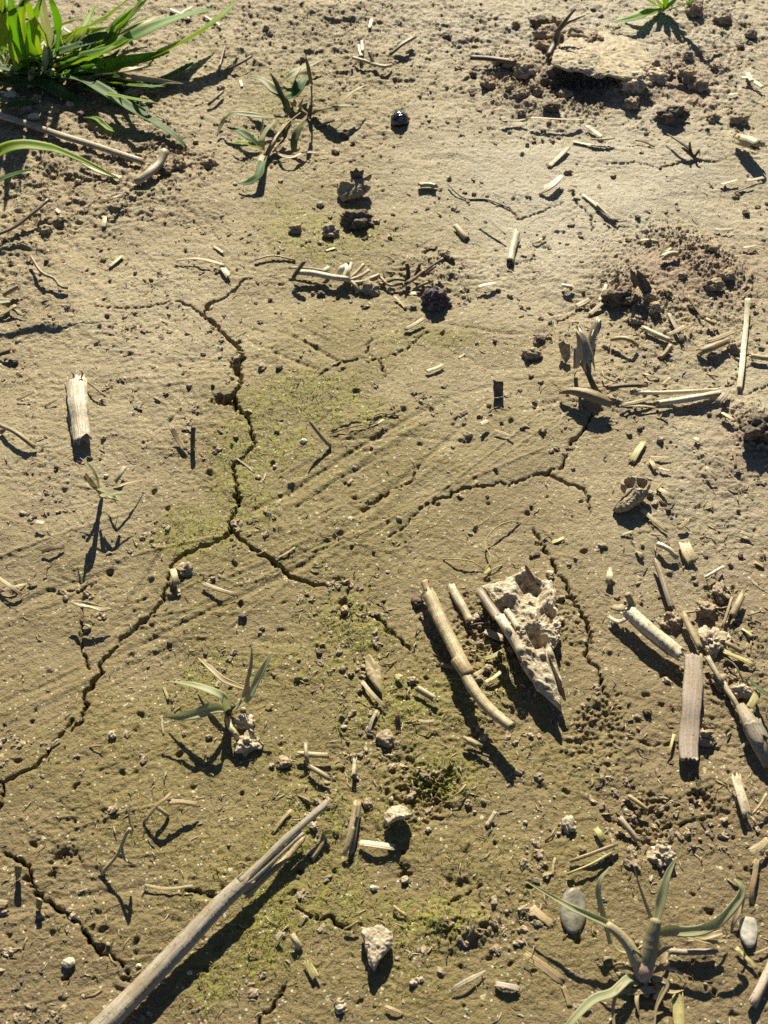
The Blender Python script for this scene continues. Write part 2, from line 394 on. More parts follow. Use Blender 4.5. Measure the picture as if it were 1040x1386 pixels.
def leaf_material(name, c0, c1, trans=.35, tcol=None, rough=.55):
    s = NT(name); uv = s.n("UVMap").outputs[0]; tc = s.n("TexCoord").outputs["Object"]
    m = s.n("Mapping"); m.inputs["Scale"].default_value = (3000, 45, 1); s.l(uv, m.inputs[0])
    fib = s.noise(m.outputs[0], 1.0, 2, .5)
    c = s.mix(s.ramp(fib, .35, .65), c0, c1)
    c = s.mix(s.math('MULTIPLY', s.ramp(s.noise(tc, 90, 3), .55, .75), .45), c, (.42, .36, .13))
    c = s.mix(s.math('MULTIPLY', s.ramp(s.noise(tc, 1500, 2), .62, .68), .5), c, (.45, .40, .28))
    s.l(c, s.b.inputs["Base Color"]); s.b.inputs["Roughness"].default_value = rough; s.b.inputs["Specular IOR Level"].default_value = .32
    nb = s.bump(fib, .6, .0002); s.l(nb, s.b.inputs["Normal"])
    if trans:
        t = s.n("BsdfTranslucent"); tm = s.mix(.5, c, tcol or c1); s.l(tm, t.inputs[0])
        x = s.n("MixShader"); x.inputs[0].default_value = trans; s.l(s.b.outputs[0], x.inputs[1]); s.l(t.outputs[0], x.inputs[2]); s.l(x.outputs[0], s.out.inputs[0])
    return s.m

M = {
 'ground': ground_material(),
 'clod_pale': clay_material("pale_dry_clay", (.40, .325, .215), (.56, .47, .33)),
 'crust': clay_material('pale_crust', (.36, .30, .20), (.46, .39, .27)),
 'clod_soil': clay_material("dry_soil_lump", (.28, .215, .135), (.40, .32, .21)),
 'clod_dark': clay_material("dark_soil_lump", (.10, .075, .052), (.19, .145, .10)),
 'clod_olive': clay_material("olive_soil_lump", (.19, .16, .07), (.31, .26, .14)),
 'clod_purple': clay_material("purple_grey_lump", (.075, .055, .055), (.17, .125, .12)),
 'clod_cream': clay_material("cream_casting", (.36, .295, .205), (.53, .45, .325)),
 'p': straw_material("pale_straw", (.36, .28, .14), (.64, .54, .33)),
 'w': straw_material("bleached_straw", (.52, .44, .29), (.76, .68, .49), .3),
 't': straw_material("tan_straw", (.27, .19, .095), (.47, .36, .19), .4),
 'fib': straw_material('fibrous_bleached_straw', (.26, .205, .13), (.80, .74, .58), .3),
 'g': straw_material("weathered_grey_straw", (.27, .215, .14), (.52, .43, .305), .45),
 'b': straw_material("dark_brown_stalk", (.075, .050, .030), (.20, .14, .085), .3, (.04, .03, .02)),
 'y': straw_material("yellow_olive_straw", (.36, .32, .11), (.58, .52, .22), .3),
 'k': straw_material("pinkish_bark", (.32, .25, .19), (.50, .41, .33), .35),
 'r': straw_material("reddish_dry_stem", (.26, .14, .10), (.42, .27, .19), .3),
 'stem': straw_material('pink_green_stem', (.30, .26, .13), (.50, .43, .27), .2),
 'pink': straw_material('pinkish_stem', (.36, .22, .17), (.50, .36, .26), .2),
 'z': straw_material("blue_grey_straw", (.22, .185, .135), (.47, .41, .315), .4),
 'green': leaf_material("fresh_grass", (.08, .20, .018), (.17, .34, .035), .55, (.60, .90, .08)),
 'dgreen': leaf_material("blue_green_grass", (.035, .10, .022), (.09, .18, .04), .4, (.32, .55, .06), .6),
 'lgreen': leaf_material("yellow_green_grass", (.18, .29, .03), (.32, .44, .06), .55, (.80, .95, .12)),
 'sage': leaf_material("pale_sage_grass", (.36, .38, .21), (.60, .60, .38), .5, (.70, .70, .40)),
 'olive': leaf_material("olive_grass", (.12, .13, .04), (.24, .24, .09), .25, (.35, .33, .08)),
 'dry': leaf_material("withered_leaf", (.36, .28, .15), (.58, .48, .29), .25, (.55, .42, .2), .5),
}
def simple(name, col, rough, spec=.5, scale=500, c2=None, bumpd=.0003, trans=0):
    s = NT(name); tc = s.n("TexCoord").outputs["Object"]
    c = s.mix(s.ramp(s.noise(tc, scale, 3), .4, .65), col, c2 or [k * .6 for k in col]); s.l(c, s.b.inputs["Base Color"])
    s.b.inputs["Roughness"].default_value = rough; s.b.inputs["Specular IOR Level"].default_value = spec
    s.b.inputs["Transmission Weight"].default_value = trans
    s.l(s.bump(s.noise(tc, scale * 2, 3), .6, bumpd), s.b.inputs["Normal"]); return s.m
M['black'] = simple("glossy_black_stone", (.012, .013, .016), .16, .9, 400, (.03, .032, .036))
M['quartz'] = simple("cloudy_quartz", (.34, .32, .25), .45, .5, 300, (.20, .17, .11), .0004, .35)
M['chalk'] = simple("milky_quartz", (.56, .53, .46), .5, .4, 300, (.38, .34, .26), .0004, .15)
M['stone'] = simple("cream_stone", (.62, .56, .42), .6, .4, 500, (.45, .38, .26))
M['mossf'] = simple("green_algae_moss", (.17, .18, .035), .7, .3, 200, (.26, .26, .06))

# ------------------------------------------------------------------ mesh helpers
COL = sc.collection
def link(name, me, mat, parent=None, label=None, cat=None, group=None, kind=None, loc=None):
    o = bpy.data.objects.new(name, me)
    if mat is not None: me.materials.append(mat)
    COL.objects.link(o)
    if loc is not None: o.location = loc
    if parent is not None: o.parent = parent
    if label: o["label"] = label
    if cat: o["category"] = cat
    if group: o["group"] = group
    if kind: o["kind"] = kind
    return o
def empty(name, loc, label, cat, group=None):
    o = bpy.data.objects.new(name, None); COL.objects.link(o); o.location = loc; o.empty_display_size = .01
    o["label"] = label; o["category"] = cat
    if group: o["group"] = group
    return o
def mesh(name, V, quads, uv=None, tris=None, smooth=True):
    me = bpy.data.meshes.new(name); V = np.asarray(V, np.float32)
    quads = np.asarray(quads, np.int32).reshape(-1, 4) if quads is not None and len(quads) else np.zeros((0, 4), np.int32)
    tris = np.asarray(tris, np.int32).reshape(-1, 3) if tris is not None and len(tris) else np.zeros((0, 3), np.int32)
    me.vertices.add(len(V)); me.vertices.foreach_set("co", V.ravel())
    li = np.concatenate([quads.ravel(), tris.ravel()]); nq, n3_ = len(quads), len(tris)
    me.loops.add(len(li)); me.loops.foreach_set("vertex_index", li)
    st = np.concatenate([np.arange(nq) * 4, nq * 4 + np.arange(n3_) * 3]).astype(np.int32)
    me.polygons.add(nq + n3_); me.polygons.foreach_set("loop_start", st)
    me.polygons.foreach_set("use_smooth", np.full(nq + n3_, smooth))
    if uv is not None:
        u = me.uv_layers.new(name="UVMap"); u.data.foreach_set("uv", np.asarray(uv, np.float32)[li].ravel())
    me.update(calc_edges=True); me.validate(); return me

def resample(pts, extra, n):
    """Catmull-Rom through pts (Nx3) with extra columns interpolated alongside"""
    A = np.hstack([np.asarray(pts, float), np.asarray(extra, float).reshape(len(pts), -1)])
    if len(A) == 1: return A
    if len(A) == 2: A_ = np.vstack([2 * A[0] - A[1], A, 2 * A[1] - A[0]])
    else: A_ = np.vstack([2 * A[0] - A[1], A, 2 * A[-1] - A[-2]])
    seg = np.linalg.norm(np.diff(A[:, :3], axis=0), axis=1); cum = np.concatenate([[0], np.cumsum(seg)]); tt = np.linspace(0, cum[-1], n)
    out = []
    for t in tt:
        k = min(len(seg) - 1, int(np.searchsorted(cum, t, side='right') - 1)); u = (t - cum[k]) / (seg[k] + 1e-12)
        p0, p1, p2, p3 = A_[k], A_[k + 1], A_[k + 2], A_[k + 3]
        out.append(.5 * ((2 * p1) + (-p0 + p2) * u + (2 * p0 - 5 * p1 + 4 * p2 - p3) * u * u + (-p0 + 3 * p1 - 3 * p2 + p3) * u ** 3))
    return np.array(out)

def frames(C, roll):
    T = np.gradient(C, axis=0); T /= np.linalg.norm(T, axis=1)[:, None] + 1e-12
    up = np.array([0, 0, 1.0]); S = np.cross(T, up)
    prev = None
    for i in range(len(S)):
        if np.linalg.norm(S[i]) < .25: S[i] = prev if prev is not None else np.array([1., 0, 0])
        S[i] -= T[i] * np.dot(S[i], T[i]); S[i] /= np.linalg.norm(S[i]) + 1e-12
        if prev is not None and np.dot(S[i], prev) < 0 and abs(T[i][2]) > .6: S[i] = -S[i]
        prev = S[i]
    N = np.cross(S, T); r = np.radians(roll)[:, None]
    return T, S * np.cos(r) + N * np.sin(r), -S * np.sin(r) + N * np.cos(r)

def sweep(C, Wd, kind, rnd, flat=.8, arc=120, wall=.12, roll=None, ragged=.5, fibre=.05, fold=.25, thick=None, wob=.05):
    """kind T hollow tube, S solid twig, F curved flat chip, H split shell, L leaf blade"""
    n = len(C); roll = np.zeros(n) if roll is None else roll
    T, S, N = frames(C, roll); ln = np.concatenate([[0], np.cumsum(np.linalg.norm(np.diff(C, axis=0), axis=1))])
    if kind in 'TS':
        K = 18; an = np.arange(K) / K * 2 * np.pi
        prof = 1 + fibre * np.array([rnd.uniform(-1, 1) for _ in range(K)])
        rings, vs = [], []
        rg0 = np.array([rnd.uniform(-ragged, ragged * .3) for _ in range(K)]); rg1 = np.array([rnd.uniform(-ragged, ragged * .3) for _ in range(K)])
        def ring(i, sc_=1., sh=0., rg=None):
            w = Wd[i] / 2 * (1 + wob * rnd.uniform(-1, 1)); off = np.outer(np.cos(an) * prof * w * sc_, S[i]) + np.outer(np.sin(an) * prof * w * flat * sc_, N[i])
            r = C[i] + off + T[i] * sh
            if rg is not None: r = r + np.outer(rg * Wd[i], T[i])
            return r
        if kind == 'T':
            for sc_, sh, rg in ((.45, 2.5, None), (.84, 1.2, None), (.88, 0, -rg0)): rings.append(ring(0, sc_, sh * Wd[0], rg)); vs.append(ln[0])
            for i in range(n):
                rg = -rg0 if i == 0 else (-rg0 * .35 if i == 1 and n > 4 else (rg1 if i == n - 1 else (rg1 * .35 if i == n - 2 and n > 4 else None)))
                rings.append(ring(i, 1, 0, rg)); vs.append(ln[i])
            for sc_, sh, rg in ((.88, 0, rg1), (.84, -1.2, None), (.45, -2.5, None)): rings.append(ring(-1, sc_, sh * Wd[-1], rg)); vs.append(ln[-1])
        else:
            rings.append(ring(0, .45, -.12 * Wd[0])); vs.append(0)
            for i in range(n): rings.append(ring(i)); vs.append(ln[i])
            rings.append(ring(-1, .45, .12 * Wd[-1])); vs.append(ln[-1])
        R = np.array(rings); m = len(R); V = R.reshape(-1, 3)
        us = an * np.mean(Wd) / 2
        uv = np.stack([np.tile(us, m), np.repeat(vs, K)], 1)
        q = []
        for i in range(m - 1):
            for k in range(K):
                k2 = (k + 1) % K; q.append((i * K + k, i * K + k2, (i + 1) * K + k2, (i + 1) * K + k))
        V = np.vstack([V, R[0].mean(0), R[-1].mean(0)]); uv = np.vstack([uv, [[0, 0]], [[0, ln[-1]]]])
        t = [(m * K, (k + 1) % K, k) for k in range(K)] + [(m * K + 1, (m - 1) * K + k, (m - 1) * K + (k + 1) % K) for k in range(K)]
        return V, q, uv, t
    if kind == 'L':
        K = 7; s_ = np.linspace(-1, 1, K); base = np.stack([s_, fold * (np.abs(s_) ** 1.3 - .5)], 1); th = thick or .00016
        rip = [rnd.uniform(0, 6.28) for _ in range(2)]
    else:
        K = 11; aa = np.radians(np.linspace(90 - arc / 2, 90 + arc / 2, K))[::-1]; hw = math.sin(math.radians(min(arc, 180) / 2))
        base = np.stack([np.cos(aa) / hw, (np.sin(aa) - math.cos(math.radians(arc / 2)) * .5) / hw * flat - .2], 1); th = thick
        base[:, 1] += np.array([rnd.uniform(-.05, .05) for _ in range(K)])
    rg0 = np.array([rnd.uniform(-ragged, 0) for _ in range(K)]); rg1 = np.array([rnd.uniform(-ragged, 0) for _ in range(K)])
    kk = max(4, n // 5); lo_ = np.linspace(0, 1, kk)
    side, side2 = [np.interp(np.linspace(0, 1, n), lo_, [rnd.uniform(.84, 1.1) for _ in range(kk)]) + np.array([rnd.uniform(-.02, .02) for _ in range(n)]) for _ in range(2)]
    V, uv = [], []
    for i in range(n):
        w = Wd[i] / 2; b = base.copy() * w
        if kind == 'L': b[:, 1] += w * .12 * np.sin(i / n * 14 + rip[0]) * s_ + 0
        else: b[:K // 2, 0] *= side[i]; b[K // 2:, 0] *= side2[i]
        t_ = th if th else wall * Wd[i]
        top_ = C[i] + np.outer(b[:, 0], S[i]) + np.outer(b[:, 1], N[i]); bot = top_ - N[i] * t_
        if kind != 'L':
            if i == 0: sh = -rg0 * Wd[i]
            elif i == n - 1: sh = rg1 * Wd[i]
            else: sh = np.zeros(K)
            top_ = top_ + np.outer(sh, T[i]); bot = bot + np.outer(sh, T[i])
        V += list(top_) + list(bot[::-1]); u = np.linspace(0, w * 2, K); uv += [(a_, ln[i]) for a_ in u] + [(a_, ln[i]) for a_ in u[::-1]]
    K2 = 2 * K; q = []
    for i in range(n - 1):
        for k in range(K2):
            k2 = (k + 1) % K2; q.append((i * K2 + k, i * K2 + k2, (i + 1) * K2 + k2, (i + 1) * K2 + k))
    for k in range(K - 1):
        q.append((k, K2 - 1 - k, K2 - 2 - k, k + 1)); o = (n - 1) * K2
        q.append((o + k, o + k + 1, o + K2 - 2 - k, o + K2 - 1 - k))
    return np.array(V), q, np.array(uv), None

def strand(pts, width, kind, mat, name, parent=None, label=None, cat=None, group=None, rnd=None, widths=None, roll=0, origin=None, top=True, embed=0, n=None, **kw):
    """pts: (px,py[,lift mm[,width factor]]) -> one mesh object lying on or rising from the ground"""
    rnd = rnd or random.Random(hash((round(pts[0][0]), round(pts[0][1]), kind)) & 0xffff)
    flat = kw.get('flat', .8 if kind in 'TS' else .5)
    kw['flat'] = flat
    wp = []; pp = []
    for i, p in enumerate(pts):
        lift = p[2] if len(p) > 2 else 0; wf = p[3] if len(p) > 3 else 1
        w = width * mpp(p[0], p[1]) * wf
        rest = (w / 2 * flat * .85 if kind in 'TS' else (w * .12 if kind != 'L' else 0)) - embed * w
        q = P(p[0], p[1], lift, rest, top); pp.append(q)
        sc_ = np.linalg.norm(q - np.array([0, 0, CAM_H])) / np.linalg.norm(G(p[0], p[1]) - np.array([0, 0, CAM_H]))
        wp.append(w * sc_)
    pp = np.array(pp); length = np.linalg.norm(np.diff(pp, axis=0), axis=1).sum()
    n = n or int(np.clip(length / .0022, 7, 46))
    rolls = roll if isinstance(roll, (list, tuple)) else [roll] * len(pp)
    A = resample(pp, np.stack([wp, rolls], 1), n)
    V, q, uv, t = sweep(A[:, :3], np.maximum(A[:, 3], 1e-5), kind, rnd, roll=A[:, 4], **kw)
    if origin is None: origin = np.array([pp[:, 0].mean(), pp[:, 1].mean(), pp[:, 2].min() - wp[0] * .3])
    me = mesh(name, V - origin, q, uv, t)
    o = link(name, me, mat, parent, label, cat, group, loc=None if parent is not None else tuple(origin))
    return o

_ico = {}
def ico(sub):
    if sub not in _ico:
        bm = bmesh.new(); bmesh.ops.create_icosphere(bm, subdivisions=sub, radius=1)
        _ico[sub] = (np.array([v.co[:] for v in bm.verts]), np.array([[v.index for v in f.verts] for f in bm.faces])); bm.free()
    return _ico[sub]
def clod_shape(r, seed, rough=.3, squash=.7, sub=4, facet=0, gran=.1, stretch=(1, 1)):
    V, F = ico(sub); o = np.array([seed * 7.3, seed * 3.1, seed * 1.7])
    d = rough * 1.1 * pn3(V * 1.1 + o) + rough * .6 * pn3(V * 2.3 + o) + rough * .35 * pn3(V * 4.7 + o)
    d = d + gran * (1 - 2.4 * np.abs(pn3(V * 5.2 + o))) + gran * .6 * (1 - 2 * np.abs(pn3(V * 10.5 + o))) + gran * .3 * pn3(V * 21 + o)
    if facet: d = np.round(d / facet) * facet * .6 + d * .4
    W_ = V * (1 + d)[:, None]; W_[:, 2] *= squash; W_[:, 0] *= stretch[0]; W_[:, 1] *= stretch[1]
    return W_ * r, F
# ------------------------------------------------------------------ auto labels by landmark
LM = [(630, 890, 'long curved straw'), (715, 850, 'holed clay clod'), (300, 1210, 'long grey stick'), (60, 90, 'green grass tuft'), (541, 163, 'black glossy pebble'), (370, 170, 'withered grass tuft'),
 (107, 555, 'frayed straw stub'), (1007, 465, 'white upright straw'), (797, 480, 'gnarled root stump'), (590, 409, 'purple-grey clod'), (936, 960, 'broad bark strip'), (875, 1250, 'big forked grass plant'),
 (510, 1278, 'arrow-shaped clod'), (140, 665, 'withered seedling'), (880, 850, 'split curled straw'), (805, 95, 'undercut crust slab'), (433, 587, 'leaning sliver'), (300, 960, 'pale green grass plant'),
 (325, 500, 'widest crack'), (857, 668, 'winged soil lump'), (168, 1140, 'arched dry tendril'), (445, 372, 'rooted straw'), (1030, 580, 'dark clod at the edge'), (480, 250, 'tabbed clay lump'),
 (895, 540, 'long straw bundle'), (125, 820, 'pale triangular flake'), (693, 333, 'short upright straw'), (900, 10, 'far grass plant'), (690, 660, 'thin level crack'), (20, 180, 'long grey stem'), (537, 1105, 'hooked clay curl'), (1003, 1075, 'flat white bark')]
used = {}
def auto(px, py, adj, noun):
    o = sorted(LM, key=lambda q: math.hypot(q[0] - px, q[1] - py)); o = [q for q in o if math.hypot(q[0] - px, q[1] - py) > 14]
    def dirw(q):
        dx, dy = px - q[0], py - q[1]
        h = 'right' if dx > 0 else 'left'; v = 'below' if dy > 0 else 'above'
        if abs(dx) > 2.4 * abs(dy): return h + ' of'
        if abs(dy) > 2.4 * abs(dx): return v
        return v + ' and ' + h + ' of'
    cands = [f"{adj} {noun} {dirw(o[0])} the {o[0][2]}"]
    d = math.hypot(o[0][0] - px, o[0][1] - py); near = 'close' if d < 50 else ('well' if d > 110 else 'a little way')
    cands.append(f"{adj} {noun} {near} {dirw(o[0])} the {o[0][2]}")
    for k in (1, 2, 3, 4, 5): cands.append(f"{adj} {noun} {dirw(o[0])} the {o[0][2]}, {dirw(o[k])} the {o[k][2]}")
    for k in (2, 3, 4, 5): cands.append(f"{adj} {noun} {dirw(o[1])} the {o[1][2]}, {dirw(o[k])} the {o[k][2]}")
    for c in cands:
        if c not in used and len(c.split()) <= 16: used[c] = 1; return c
    c = cands[2]; used[c] = used.get(c, 0) + 1; return c
CW = {'p': 'pale', 'w': 'bleached', 't': 'tan', 'g': 'grey', 'b': 'dark brown', 'y': 'yellowish', 'k': 'pinkish grey', 'r': 'reddish', 'z': 'blue-grey'}
NOUN = {'T': ('straw_piece', 'straw piece', 'straw'), 'F': ('straw_chip', 'flat straw chip', 'straw chip'), 'S': ('twig', 'thin twig', 'twig'), 'H': ('split_straw', 'split straw sliver', 'straw sliver')}
GROUPS = {'T': 'short straw pieces strewn over the soil', 'F': 'flat straw chips strewn over the soil', 'S': 'thin twigs and rootlets on the soil', 'H': 'split straw slivers on the soil'}

